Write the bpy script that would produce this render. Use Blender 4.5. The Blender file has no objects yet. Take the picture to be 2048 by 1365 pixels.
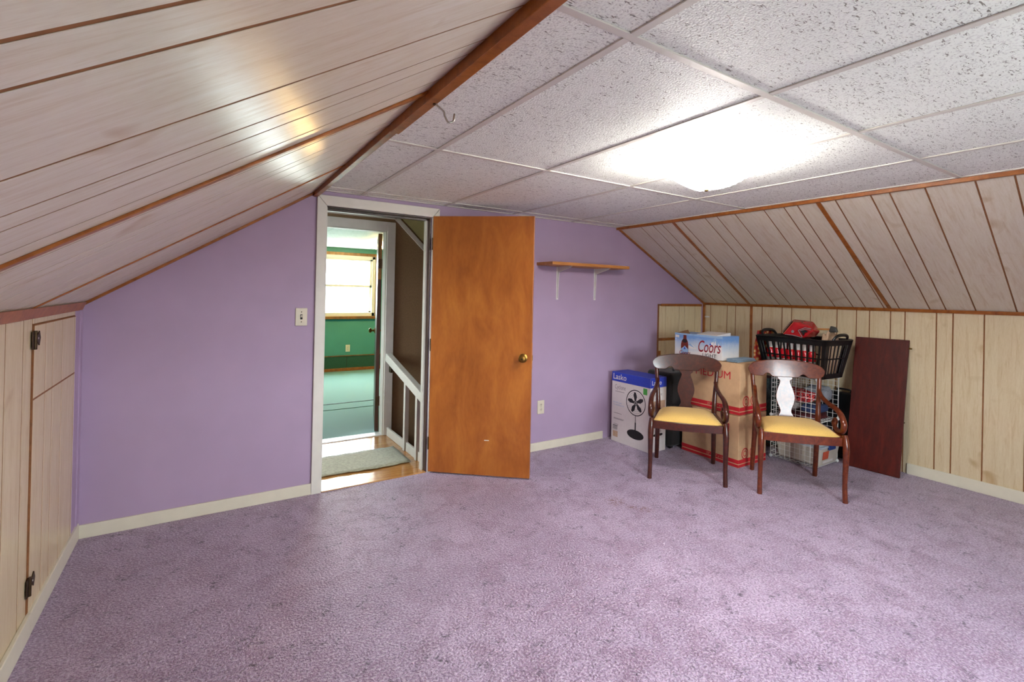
import bpy, bmesh, math, random
from mathutils import Vector, Matrix
random.seed(7)
S = bpy.context.scene
COL = S.collection

# ------------------------------------------------------------------ camera
W, H = 2048, 1365
YAW, PIT, ROL, FPX, SX, SY = .5853, .0029, .0212, 979.08, 36.354, -96.595
cf = Vector((math.sin(YAW)*math.cos(PIT), math.cos(YAW)*math.cos(PIT), math.sin(PIT)))
cr = Vector((math.cos(YAW), -math.sin(YAW), 0)); cu = cr.cross(cf)
cr, cu = math.cos(ROL)*cr + math.sin(ROL)*cu, -math.sin(ROL)*cr + math.cos(ROL)*cu
cd = bpy.data.cameras.new('camera'); cam = bpy.data.objects.new('camera', cd); COL.objects.link(cam)
cam.matrix_world = Matrix(((cr.x, cu.x, -cf.x, -.6756), (cr.y, cu.y, -cf.y, -3.4578), (cr.z, cu.z, -cf.z, 1.3413), (0, 0, 0, 1)))
cd.sensor_fit = 'HORIZONTAL'; cd.sensor_width = 36; cd.lens = FPX/W*36
cd.shift_x = -SX/W; cd.shift_y = SY/W; cd.clip_start = .02
S.camera = cam

# ------------------------------------------------------------------ world, exposure
wd = bpy.data.worlds.new('sky'); S.world = wd; wd.use_nodes = True
bg = wd.node_tree.nodes['Background']; bg.inputs[1].default_value = 12.5
_tc = wd.node_tree.nodes.new('ShaderNodeTexCoord'); _sp = wd.node_tree.nodes.new('ShaderNodeSeparateXYZ'); _rp = wd.node_tree.nodes.new('ShaderNodeValToRGB')
wd.node_tree.links.new(_tc.outputs['Generated'], _sp.inputs[0]); wd.node_tree.links.new(_sp.outputs[2], _rp.inputs[0]); wd.node_tree.links.new(_rp.outputs[0], bg.inputs[0])
_rp.color_ramp.elements[0].position = .0; _rp.color_ramp.elements[0].color = (.24, .28, .26, 1)      # overcast sky above, dull ground below
_rp.color_ramp.elements[1].position = .02; _rp.color_ramp.elements[1].color = (.85, .96, 1.0, 1)
S.view_settings.view_transform = 'Standard'; S.view_settings.look = 'None'
S.view_settings.exposure = 1.8; S.view_settings.gamma = 1; S.view_settings.use_curve_mapping = False
S.cycles.max_bounces = 5; S.cycles.diffuse_bounces = 4; S.cycles.glossy_bounces = 2; S.cycles.adaptive_threshold = .1; S.cycles.adaptive_min_samples = 20
S.cycles.caustics_reflective = False; S.cycles.caustics_refractive = False; S.cycles.blur_glossy = .5
S.cycles.sample_clamp_indirect = 8; S.cycles.use_denoising = True
LAMP_E = 27            # glow of its glass

def portal(name, loc, sx, sy, rot):
    d = bpy.data.lights.new(name, 'AREA'); d.shape = 'RECTANGLE'; d.size = sx; d.size_y = sy; d.cycles.is_portal = True
    o = bpy.data.objects.new(name, d); COL.objects.link(o); o.location = loc; o.rotation_euler = rot
# daylight is sampled through the two windows
XW0, XW1, ZW0, ZW1, YF = .55, 1.60, .62, 1.72, -4.4          # front window (behind the camera)
GX0, GX1, GZ0, GZ1, YG = .35, 1.74, .91, 1.92, 5.025         # window of the green room
portal('window_portal', ((XW0+XW1)/2, YF-.02, (ZW0+ZW1)/2), XW1-XW0, ZW1-ZW0, (math.pi/2, 0, 0))
portal('window_portal', ((GX0+GX1)/2, YG+.05, (GZ0+GZ1)/2), GX1-GX0, GZ1-GZ0, (-math.pi/2, 0, 0))

portal('window_portal', (-1.33, .6, 1.3), 1.0, .6, (0, -math.pi/2, 0))             # unseen window added at the hall's end to brighten it

# ------------------------------------------------------------------ materials
def lin(h):
    h = h.lstrip('#'); o = []
    for i in (0, 2, 4):
        c = int(h[i:i+2], 16)/255
        o.append(c/12.92 if c <= .04045 else ((c+.055)/1.055)**2.4)
    return (*o, 1)
MATS = {}
class NT:
    def __init__(s, name):
        s.m = bpy.data.materials.new(name); s.m.use_nodes = True; s.t = s.m.node_tree; s.b = s.t.nodes['Principled BSDF']; s.x = 0
    def n(s, typ, **kw):
        o = s.t.nodes.new(typ)
        for k, v in kw.items(): setattr(o, k, v)
        return o
    def l(s, a, b): s.t.links.new(a, b)
    def coords(s, scale=(1, 1, 1), rnd=False, kind='Object'):
        tc = s.n('ShaderNodeTexCoord'); mp = s.n('ShaderNodeMapping'); mp.inputs['Scale'].default_value = scale
        s.l(tc.outputs[kind], mp.inputs['Vector'])
        if rnd:
            oi = s.n('ShaderNodeObjectInfo'); mu = s.n('ShaderNodeMath', operation='MULTIPLY'); mu.inputs[1].default_value = 37
            s.l(oi.outputs['Random'], mu.inputs[0]); s.l(mu.outputs[0], mp.inputs['Location'])
        return mp.outputs[0]
    def noise(s, vec, scale, detail=4, rough=.55, dist=0):
        o = s.n('ShaderNodeTexNoise'); o.inputs['Scale'].default_value = scale; o.inputs['Detail'].default_value = detail
        o.inputs['Roughness'].default_value = rough; o.inputs['Distortion'].default_value = dist
        s.l(vec, o.inputs['Vector']); return o.outputs['Fac']
    def ramp(s, fac, stops):
        o = s.n('ShaderNodeValToRGB'); e = o.color_ramp.elements
        while len(e) < len(stops): e.new(.5)
        for el, (p, c) in zip(e, stops): el.position = p; el.color = c if len(c) == 4 else (*c, 1)
        s.l(fac, o.inputs[0]); return o.outputs[0]
    def mix(s, fac, a, b, mode='MIX'):
        o = s.n('ShaderNodeMix', data_type='RGBA', blend_type=mode)
        for sock, v in ((o.inputs[0], fac), (o.inputs[6], a), (o.inputs[7], b)):
            if hasattr(v, 'node'): s.l(v, sock)
            else: sock.default_value = v
        return o.outputs[2]
    def bump(s, h, strength, dist=.01):
        o = s.n('ShaderNodeBump'); o.inputs['Strength'].default_value = strength; o.inputs['Distance'].default_value = dist
        s.l(h, o.inputs['Height']); s.l(o.outputs[0], s.b.inputs['Normal'])
    def set(s, **kw):
        for k, v in kw.items():
            s.b.inputs[k.replace('_', ' ')].default_value = v
def done(s, col=None):
    if col is not None: s.l(col, s.b.inputs['Base Color'])
    MATS[s.m.name] = s.m; return s.m
def plain(name, h, rough=.5, var=.08, scale=30, bump=0, bscale=200, rnd=False, **kw):
    s = NT(name); c = lin(h); v = s.coords(rnd=rnd)
    f = s.noise(v, scale, 2)
    lo = tuple(x*(1-var) for x in c[:3]); hi = tuple(min(1, x*(1+var)) for x in c[:3])
    s.set(Roughness=rough, **kw)
    if bump > .2: s.bump(s.noise(v, bscale, 1), bump, .002)
    return done(s, s.ramp(f, [(.3, lo), (.7, hi)]))
def wood(name, dark, mid, light, stretch, scale=6, rough=.4, coat=0, crough=.1, rnd=True, grain=.1, spec=.5):
    s = NT(name); v = s.coords(stretch, rnd)
    f1 = s.noise(v, scale, 4, .6, .6); f2 = s.noise(v, scale*9, 1, .6)
    c = s.ramp(f1, [(.28, lin(dark)), (.5, lin(mid)), (.72, lin(light))])
    c = s.mix(grain, c, s.ramp(f2, [(.35, lin(dark)), (.65, lin(light))]))
    s.set(Roughness=rough, Coat_Weight=coat, Coat_Roughness=crough, Specular_IOR_Level=spec)
    return done(s, c)
def emit(name, h, e, base='#ffffff'):
    s = NT(name); s.set(Base_Color=lin(base), Roughness=.4, Emission_Color=lin(h), Emission_Strength=e); return done(s)

# whitewashed panel boards (axis = direction of the grain)
def panelmat(name, stretch, tint=None):
    s = NT(name); v = s.coords(stretch, True); v0 = s.coords((1, 1, 1), True)
    f1 = s.noise(v, 5, 4, .62, 1.2); f2 = s.noise(v, 60, 1, .6); kn = s.noise(v0, 5.5, 1, .5, .8)
    c = s.ramp(f1, [(.28, lin('#cabba6')), (.48, lin('#d8d0c2')), (.7, lin('#deD9cf'))])
    c = s.mix(.16, c, s.ramp(f2, [(.3, lin('#b59c80')), (.6, lin('#deD9cf'))]))
    c = s.mix(s.ramp(kn, [(.66, (0, 0, 0)), (.8, (.6, .6, .6))]), c, lin('#a8895c'))
    if tint: c = s.mix(1, c, lin(tint), 'MULTIPLY')
    s.set(Roughness=.33, Specular_IOR_Level=.5)
    rr = s.ramp(f1, [(.3, (.36,)*3), (.7, (.28,)*3)]); s.l(rr, s.b.inputs['Roughness'])
    return done(s, c)
panelmat('panel_vertical', (8, 8, .7), '#fbeed2'); panelmat('panel_slope', (.9, 9, .9), '#fffcf8')
plain('groove', '#8a5a34', .8, .15, 60)
wood('trim_wood', '#7a3f12', '#9c5a22', '#b06c2e', (6, 6, 6), 3, .38, .1, .3)
wood('door_wood', '#874614', '#a15a20', '#b36d2a', (3.2, 3.2, 1.0), 2.2, .34, .15, .25, False, .12)
wood('shelf_wood', '#a86a30', '#bd7d3f', '#c98d4e', (1, 9, 9), 4, .5)
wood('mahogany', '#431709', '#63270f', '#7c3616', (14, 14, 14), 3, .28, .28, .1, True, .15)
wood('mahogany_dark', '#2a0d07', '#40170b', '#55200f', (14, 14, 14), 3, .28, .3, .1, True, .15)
wood('leaf_wood', '#330705', '#4a0e07', '#5c170b', (6, 6, .6), 4, .5, 0, .3, False, .2, .3)
wood('hall_floor_wood', '#8b5a2b', '#b07a42', '#c6935a', (1, 8, 1), 4, .16, .5, .1, False, .2)
wood('dark_wood', '#2a1710', '#3a2117', '#4a2b1c', (5, 5, 1), 5, .35)
wood('gold_wood', '#5b3a17', '#7d5426', '#9a6c34', (3, 3, 1), 4, .4)
plain('wall_purple', '#ae98b5', .62, .035, 3, .08, 260)
plain('wall_green', '#4c9386', .6, .04, 3, .05, 260)
plain('wall_brown', '#8f7454', .75, .14, 120, .3, 400)
plain('wall_olive', '#776b42', .75, .06, 30)
plain('wall_other', '#b9a6bd', .7, .03, 3)
plain('cream_paint', '#dcd6c3', .42, .03, 12)
plain('white_paint', '#dedbd2', .42, .03, 12)
plain('hall_white', '#cdc9bf', .45, .04, 12)
plain('tee_white', '#d6d2ca', .45, .02, 20)
plain('plenum_dark', '#15120f', .9, .1, 10)
plain('plate_ivory', '#d8d0bb', .4, .02, 30)
plain('slot_dark', '#1c1714', .6, .05, 30)
plain('brass', '#8d6b34', .35, .15, 60, Metallic=1)
plain('bronze', '#4b3a28', .45, .25, 60, Metallic=.8)
plain('steel', '#b8b4ac', .3, .1, 60, Metallic=1)
plain('white_metal', '#dcdad6', .4, .03, 40)
plain('white_plastic', '#e4e4e2', .4, .02, 40)
plain('black_plastic', '#0d0e11', .32, .1, 40)
plain('black_fabric', '#0b0a0b', .85, .25, 90, .4, 300, Sheen_Weight=.2)
plain('grey_fabric', '#8d8f96', .9, .15, 90, .4, 300)
plain('white_fabric', '#d6cfc8', .9, .08, 60, .4, 200)
plain('red_fabric', '#b3202a', .85, .15, 60, .4, 200)
plain('blue_fabric', '#25375e', .85, .15, 60, .4, 200)
plain('yellow_fabric', '#c9a23f', .85, .1, 60, .4, 200)
plain('maroon_fabric', '#4a1016', .85, .15, 60, .4, 200)
plain('mustard', '#d8b161', .88, .07, 140, .35, 500, Sheen_Weight=.15)
plain('cardboard', '#c8a27c', .8, .05, 25, .05, 120)
plain('cardboard_dark', '#7d5a39', .85, .08, 40)
plain('print_red', '#c01c28', .6, .05, 40)
plain('print_blue', '#2741b8', .45, .04, 40)
plain('print_white', '#e2dcd8', .5, .02, 40)
plain('print_black', '#131012', .5, .1, 60)
plain('print_grey', '#8f8488', .6, .06, 60)
plain('print_green', '#4aa546', .5, .04, 60)
plain('print_ice', '#8fb0d2', .5, .08, 40)
plain('print_amber', '#6e2415', .45, .1, 60)
plain('print_maroon', '#8c1220', .5, .05, 60)
plain('label_orange', '#c8583a', .5, .05, 60)
plain('latch_blue', '#1d3a78', .35, .05, 60)
plain('bin_body', '#c9c0b2', .35, .05, 20)
plain('bin_lid', '#b9c3cc', .35, .04, 20)
plain('can_red', '#d01826', .25, .1, 40, Coat_Weight=.4)
plain('helmet_red', '#b3121b', .22, .12, 25, Coat_Weight=.6)
plain('helmet_dark', '#3a0d0e', .3, .2, 40)
plain('silver_paint', '#b9b7b5', .3, .08, 50, Metallic=.6)
plain('paper_tan', '#c3a488', .85, .12, 40, .3, 60)
plain('slate_blue', '#8094a6', .8, .06, 50)
plain('teal_carpet', '#6f9c98', .95, .14, 160, .5, 350, Sheen_Weight=.3)
plain('dark_green_carpet', '#2f5a48', .95, .16, 120, .5, 350)
plain('hall_rug', '#93917c', .95, .2, 55, .5, 300, Sheen_Weight=.2)
emit('lamp_glow', '#fffaf2', LAMP_E); emit('far_lamp_glow', '#ffd080', 80)
plain('frosted_glass', '#d4d2cc', .3, .02, 20)

def fancy():
    # carpet: tufted pile with darker gaps and trodden patches
    s = NT('purple_carpet'); v = s.coords()
    big = s.noise(v, 1.1, 2, .6, .4); mid = s.noise(v, 7, 4, .65, .8); tuft = s.noise(v, 105, 1, .6, 0); speck = s.noise(v, 48, 2, .7, 1.0); clus = s.noise(v, 11, 2, .6, .6)
    c = s.ramp(big, [(.35, lin('#957f9b')), (.62, lin('#ae98b4'))])
    c = s.mix(s.ramp(mid, [(.36, (.85,)*3), (.56, (0, 0, 0))]), c, lin('#8a6d88'))
    c = s.mix(s.ramp(tuft, [(.38, (.62,)*3), (.50, (0, 0, 0))]), c, lin('#715a74'))
    c = s.mix(s.ramp(tuft, [(.52, (0, 0, 0)), (.66, (.45,)*3)]), c, lin('#cfc2d4'))
    dk = s.mix(1, s.ramp(clus, [(.52, (0, 0, 0)), (.66, (1, 1, 1))]), s.ramp(speck, [(.36, (1, 1, 1)), (.50, (0, 0, 0))]), 'MULTIPLY')
    c = s.mix(dk, c, lin('#4a3a4c'))
    for (px, py, pr) in ((1.58, -1.11, .09), (1.605, -1.23, .05), (1.655, -1.30, .06)):      # old reddish stains
        vd = s.n('ShaderNodeVectorMath', operation='DISTANCE'); s.l(v, vd.inputs[0]); vd.inputs[1].default_value = (px, py, 0)
        st = s.mix(1, s.ramp(vd.outputs['Value'], [(pr*.2, (1, 1, 1)), (pr, (0, 0, 0))]), s.ramp(speck, [(.44, (1, 1, 1)), (.52, (0, 0, 0))]), 'MULTIPLY')
        c = s.mix(st, c, lin('#6a3c34'))
    s.set(Roughness=.58, Specular_IOR_Level=.55, Sheen_Weight=.4, Sheen_Roughness=.4, Sheen_Tint=(.9, .88, .95, 1))
    s.bump(tuft, .8, .012)
    done(s, c)
    # fissured mineral-fibre tile
    s = NT('ceiling_tile'); v = s.coords((1, 1, 1), True); vs = s.coords((34, 100, 34), True)
    worm = s.noise(vs, 1.5, 1, .5, 1.2); pit = s.noise(v, 170, 0, .5)
    c = s.mix(s.ramp(worm, [(.32, (1, 1, 1)), (.365, (0, 0, 0))]), lin('#f4f8f2'), lin('#908d86'))
    c = s.mix(s.ramp(pit, [(.33, (.55,)*3), (.42, (0, 0, 0))]), c, lin('#d2d2d0'))
    s.set(Roughness=.62, Specular_IOR_Level=.5)
    a = s.n('ShaderNodeMath', operation='ADD'); s.l(s.ramp(worm, [(.32, (0, 0, 0)), (.39, (1, 1, 1))]), a.inputs[0]); s.l(pit, a.inputs[1])
    s.bump(a.outputs[0], .45, .003); done(s, c)
    # clear window pane
    s = NT('window_glass'); s.t.nodes.remove(s.b)
    tr = s.n('ShaderNodeBsdfTransparent'); gl = s.n('ShaderNodeBsdfGlossy'); gl.inputs['Roughness'].default_value = .02
    mx = s.n('ShaderNodeMixShader'); mx.inputs[0].default_value = .06
    s.l(tr.outputs[0], mx.inputs[1]); s.l(gl.outputs[0], mx.inputs[2]); s.l(mx.outputs[0], s.t.nodes['Material Output'].inputs[0])
    MATS['window_glass'] = s.m
    # carton print: pale blue sky fading to white
    s = NT('carton_print'); v = s.coords(kind='Generated'); sp = s.n('ShaderNodeSeparateXYZ'); s.l(v, sp.inputs[0])
    f = s.noise(v, 5, 4, .6)
    a = s.n('ShaderNodeMath', operation='MULTIPLY_ADD'); s.l(f, a.inputs[0]); a.inputs[1].default_value = .35; s.l(sp.outputs[2], a.inputs[2])
    s.set(Roughness=.35); done(s, s.ramp(a.outputs[0], [(.3, lin('#e3dedb')), (.75, lin('#b9c6d6')), (1.0, lin('#6f97cf'))]))
    # flower-print cloth
    s = NT('flower_print'); v = s.coords(); vo = s.n('ShaderNodeTexVoronoi'); vo.inputs['Scale'].default_value = 26; s.l(v, vo.inputs['Vector'])
    s.set(Roughness=.85); done(s, s.ramp(vo.outputs['Distance'], [(.2, lin('#e7cfa0')), (.42, lin('#c8742e')), (.6, lin('#b3202a')), (.85, lin('#8c1b1b'))]))
    # murky landscape print
    s = NT('picture_print'); v = s.coords((1, 1, 1)); f = s.noise(v, 9, 6, .7, 1.4)
    s.set(Roughness=.3); done(s, s.ramp(f, [(.3, lin('#10201d')), (.5, lin('#2c4640')), (.7, lin('#5e7a78'))]))
    # team-print jersey
    s = NT('jersey_print'); v = s.coords((6, 20, 30)); f = s.noise(v, 1.6, 3, .5, 2.5)
    s.set(Roughness=.8); done(s, s.ramp(f, [(.42, lin('#17131a')), (.46, lin('#c3262d')), (.6, lin('#d9302f')), (.66, lin('#d8d0c8'))]))
fancy()

# ------------------------------------------------------------------ mesh helpers
class MB:
    def __init__(s): s.v = []; s.f = []
    def add(s, vs, fs):
        o = len(s.v); s.v += [tuple(p) for p in vs]; s.f += [tuple(i+o for i in f) for f in fs]; return s
    def box(s, x0, x1, y0, y1, z0, z1):
        return s.add([(x0, y0, z0), (x1, y0, z0), (x1, y1, z0), (x0, y1, z0), (x0, y0, z1), (x1, y0, z1), (x1, y1, z1), (x0, y1, z1)],
                     [(0, 3, 2, 1), (4, 5, 6, 7), (0, 1, 5, 4), (1, 2, 6, 5), (2, 3, 7, 6), (3, 0, 4, 7)])
    def hexa(s, p):   # 8 corners, bottom ring then top ring
        return s.add(p, [(0, 3, 2, 1), (4, 5, 6, 7), (0, 1, 5, 4), (1, 2, 6, 5), (2, 3, 7, 6), (3, 0, 4, 7)])
    def quad(s, a, b, c, d): return s.add([a, b, c, d], [(0, 1, 2, 3)])
    def slab(s, pts, off):   # polygon pushed along off
        n = len(pts); off = Vector(off); a = [Vector(p) for p in pts]; b = [p+off for p in a]
        return s.add(a+b, [tuple(range(n-1, -1, -1)), tuple(range(n, 2*n))] + [(i, (i+1) % n, n+(i+1) % n, n+i) for i in range(n)])
    def bar(s, a, b, w, t, up=(0, 0, 1)):  # square bar from a to b
        a = Vector(a); b = Vector(b); d = (b-a).normalized(); u = Vector(up); u = (u-d*u.dot(d)).normalized(); r = d.cross(u)
        q = [(-w/2, -t/2), (w/2, -t/2), (w/2, t/2), (-w/2, t/2)]
        A = [a+r*x+u*y for x, y in q]; B = [b+r*x+u*y for x, y in q]
        return s.add(A+B, [(0, 1, 2, 3), (7, 6, 5, 4)] + [(i, 4+i, 4+(i+1) % 4, (i+1) % 4) for i in range(4)])
    def tube(s, path, rad, n=10, ry=None, up=(0, 0, 1), cap=True):
        P = [Vector(p) for p in path]; k = len(P); R = rad if hasattr(rad, '__len__') else [rad]*k
        RY = ry if hasattr(ry, '__len__') else ([ry]*k if ry else R)
        vs = []; u = Vector(up)
        for i in range(k):
            d = (P[min(i+1, k-1)]-P[max(i-1, 0)]).normalized()
            u2 = u-d*u.dot(d)
            if u2.length < 1e-4: u2 = d.orthogonal()
            u2.normalize(); r = d.cross(u2); u = u2
            for j in range(n):
                a = 2*math.pi*j/n; vs.append(P[i]+r*(R[i]*math.cos(a))+u2*(RY[i]*math.sin(a)))
        fs = [(i*n+j, i*n+(j+1) % n, (i+1)*n+(j+1) % n, (i+1)*n+j) for i in range(k-1) for j in range(n)]
        if cap: fs += [tuple(range(n-1, -1, -1)), tuple((k-1)*n+j for j in range(n))]
        return s.add(vs, fs)
    def lathe(s, prof, c=(0, 0, 0), n=20, axis='z'):
        c = Vector(c); vs = []
        for r, h in prof:
            for j in range(n):
                a = 2*math.pi*j/n; x, y = r*math.cos(a), r*math.sin(a)
                vs.append(c+(Vector((x, y, h)) if axis == 'z' else Vector((h, x, y)) if axis == 'x' else Vector((y, h, x))))
        k = len(prof)
        fs = [(i*n+j, i*n+(j+1) % n, (i+1)*n+(j+1) % n, (i+1)*n+j) for i in range(k-1) for j in range(n)]
        fs += [tuple(range(n-1, -1, -1)), tuple((k-1)*n+j for j in range(n))]
        return s.add(vs, fs)
    def ball(s, c, r, n=10, sq=(1, 1, 1)):
        c = Vector(c); k = n//2+1; vs = []
        for i in range(k+1):
            t = math.pi*i/k
            for j in range(n):
                a = 2*math.pi*j/n
                vs.append(c+Vector((r*sq[0]*math.sin(t)*math.cos(a), r*sq[1]*math.sin(t)*math.sin(a), r*sq[2]*math.cos(t))))
        return s.add(vs, [(i*n+j, (i+1)*n+j, (i+1)*n+(j+1) % n, i*n+(j+1) % n) for i in range(k) for j in range(n)])
    def build(s, name, mat, parent=None, smooth=False, bevel=0, seg=2, sub=0):
        me = bpy.data.meshes.new(name); me.from_pydata(s.v, [], s.f); me.materials.append(MATS[mat])
        bm = bmesh.new(); bm.from_mesh(me)
        if smooth: bmesh.ops.remove_doubles(bm, verts=bm.verts, dist=1e-5)
        bmesh.ops.recalc_face_normals(bm, faces=bm.faces); bm.to_mesh(me); bm.free()
        if smooth:
            me.polygons.foreach_set('use_smooth', [True]*len(me.polygons))
            try: me.set_sharp_from_angle(angle=math.radians(50 if smooth is True else smooth))
            except Exception: pass
        o = bpy.data.objects.new(name, me); COL.objects.link(o); o.parent = parent
        if bevel:
            b = o.modifiers.new('bevel', 'BEVEL'); b.width = bevel; b.segments = seg; b.limit_method = 'ANGLE'; b.angle_limit = math.radians(40); b.harden_normals = False
        if sub:
            b = o.modifiers.new('subdivision', 'SUBSURF'); b.levels = sub; b.render_levels = sub
        return o
def tag(o, label, cat, group=None, kind=None):
    if label: o['label'] = label
    if cat: o['category'] = cat
    if group: o['group'] = group
    if kind: o['kind'] = kind
    return o
def struct(o, label=None, cat=None):
    o['kind'] = 'structure'; return tag(o, label, cat)
def thing(name, label, cat, loc=(0, 0, 0), rz=0, group=None, rot=None):
    o = bpy.data.objects.new(name, None); COL.objects.link(o); o.location = loc; o.rotation_euler = rot or (0, 0, rz)
    o.empty_display_size = .05; return tag(o, label, cat, group)
def copy_tree(o, parent=None):
    c = o.copy(); COL.objects.link(c); c.parent = parent
    for ch in [x for x in o.children]: copy_tree(ch, c)
    return c
def crom(pts, per=6):   # Catmull-Rom through points
    P = [Vector(p) for p in pts]; P = [P[0]*2-P[1]]+P+[P[-1]*2-P[-2]]; out = []
    for i in range(1, len(P)-2):
        a, b, c, d = P[i-1:i+3]
        for k in range(per):
            t = k/per
            out.append(.5*((2*b)+(c-a)*t+(2*a-5*b+4*c-d)*t*t+(3*b-a-3*c+d)*t**3))
    return out+[P[-2]]
def lerpl(vals, m):
    out = []; n = len(vals)-1
    for i in range(m):
        t = i/(m-1)*n; k = min(int(t), n-1); out.append(vals[k]+(vals[k+1]-vals[k])*(t-k))
    return out
_dg = None
def lettering(name, body, mat, parent, org, right, up, w, h, shear=0, bold=0, arc=0):
    """flat printed word fitted into w x h on a plane, a hair proud of it"""
    cu_ = bpy.data.curves.new(name, 'FONT'); cu_.body = body; cu_.size = 1; cu_.shear = shear; cu_.offset = bold; cu_.resolution_u = 3
    to = bpy.data.objects.new(name, cu_); COL.objects.link(to)
    dg = bpy.context.evaluated_depsgraph_get(); me = bpy.data.meshes.new_from_object(to.evaluated_get(dg))
    bpy.data.objects.remove(to); bpy.data.curves.remove(cu_)
    xs = [v.co.x for v in me.vertices]; ys = [v.co.y for v in me.vertices]
    x0, x1, y0, y1 = min(xs), max(xs), min(ys), max(ys); R = Vector(right).normalized(); U = Vector(up).normalized(); O = Vector(org)
    for v in me.vertices:
        a = (v.co.x-x0)/(x1-x0); b = (v.co.y-y0)/(y1-y0); v.co = O+R*(a*w)+U*(b*h+arc*math.sin(a*math.pi))
    me.materials.clear(); me.materials.append(MATS[mat]); me.name = name
    o = bpy.data.objects.new(name, me); COL.objects.link(o); o.parent = parent; return o
def decal(name, mat, parent, org, right, up, polys, lift=.0006):
    """flat print built of polygons given in plane coordinates"""
    R = Vector(right).normalized(); U = Vector(up).normalized(); N = R.cross(U); O = Vector(org)+N*lift; m = MB()
    for p in polys: m.add([O+R*a+U*b for a, b in p], [tuple(range(len(p)))])
    me = bpy.data.meshes.new(name); me.from_pydata(m.v, [], m.f); me.materials.append(MATS[mat])
    o = bpy.data.objects.new(name, me); COL.objects.link(o); o.parent = parent; return o
def disc(cx, cy, rx, ry, n=24, a0=0, a1=2*math.pi): return [(cx+rx*math.cos(a0+(a1-a0)*i/n), cy+ry*math.sin(a0+(a1-a0)*i/n)) for i in range(n)]
def ringpolys(cx, cy, ro, ri, n=32, sx=1):
    out = []
    for i in range(n):
        a, b = 2*math.pi*i/n, 2*math.pi*(i+1)/n
        out.append([(cx+sx*ro*math.cos(a), cy+ro*math.sin(a)), (cx+sx*ro*math.cos(b), cy+ro*math.sin(b)), (cx+sx*ri*math.cos(b), cy+ri*math.sin(b)), (cx+sx*ri*math.cos(a), cy+ri*math.sin(a))])
    return out

# ================================================================== THE ATTIC ROOM
XL, XR, XSL, XSR, ZL, ZR, ZC = -1.221, 3.931, -.071, 2.595, 1.24, 1.277, 1.998
DX0, DX1, DZ = -.015, .715, 1.897                      # door opening in the back wall
struct(MB().box(XL-.1, XR+.1, YF-.1, 0, -.06, 0).build('floor', 'purple_carpet'), 'purple cut-pile carpet over the whole attic room floor', 'carpet')

# back wall with the door opening
m = MB().box(XL-.3, DX0, 0, .1, -.05, 2.15).box(DX1, XR+.3, 0, .1, -.05, 2.15).box(DX0, DX1, 0, .1, DZ, 2.15)
struct(m.build('wall_back', 'wall_purple'), 'lilac painted end wall with the open doorway', 'wall')
# front wall (behind the camera) with its window
m = MB().box(XL-.3, XW0, YF-.1, YF, -.05, 2.15).box(XW1, XR+.3, YF-.1, YF, -.05, 2.15).box(XW0, XW1, YF-.1, YF, -.05, ZW0).box(XW0, XW1, YF-.1, YF, ZW1, 2.15)
struct(m.build('wall_front', 'wall_purple'), 'lilac painted gable wall behind the viewer', 'wall')
def sash_window(name, x0, x1, z0, z1, y, d, frame='white_paint', lab=None):
    """double-hung window in a wall at y; d = direction towards the room"""
    w = struct(MB().box(x0-.005, x0+.05, y-.05, y+.03, z0, z1).box(x1-.05, x1+.005, y-.05, y+.03, z0, z1)
               .box(x0, x1, y-.05, y+.03, z0-.005, z0+.06).box(x0, x1, y-.05, y+.03, z1-.05, z1+.005).build(name, frame, None, False, .004), lab, 'window')
    zm = (z0+z1)/2
    for k, (a, b) in enumerate(((z0+.055, zm+.015), (zm-.015, z1-.045))):
        yy = y+(.012 if k == 0 else -.02)*(-d if d > 0 else 1)
        s = MB().box(x0+.045, x0+.085, yy-.014, yy+.014, a, b).box(x1-.085, x1-.045, yy-.014, yy+.014, a, b).box(x0+.045, x1-.045, yy-.014, yy+.014, a, a+.035).box(x0+.045, x1-.045, yy-.014, yy+.014, b-.035, b).build('sash', frame, w, False, .003)
        MB().box(x0+.08, x1-.08, yy-.002, yy+.002, a+.03, b-.03).build('pane', 'window_glass', s)
    return w
sash_window('window_2', XW0, XW1, ZW0, ZW1, YF-.04, 1, lab='white sash window in the gable wall behind the viewer')
for nm, bx in (('trim_30', (XW0-.07, XW0, ZW0-.07, ZW1+.07)), ('trim_31', (XW1, XW1+.07, ZW0-.07, ZW1+.07))):
    struct(MB().box(bx[0], bx[1], YF, YF+.015, bx[2], bx[3]).build(nm, 'trim_wood'), 'wooden casing beside the gable window', 'trim')

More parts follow.
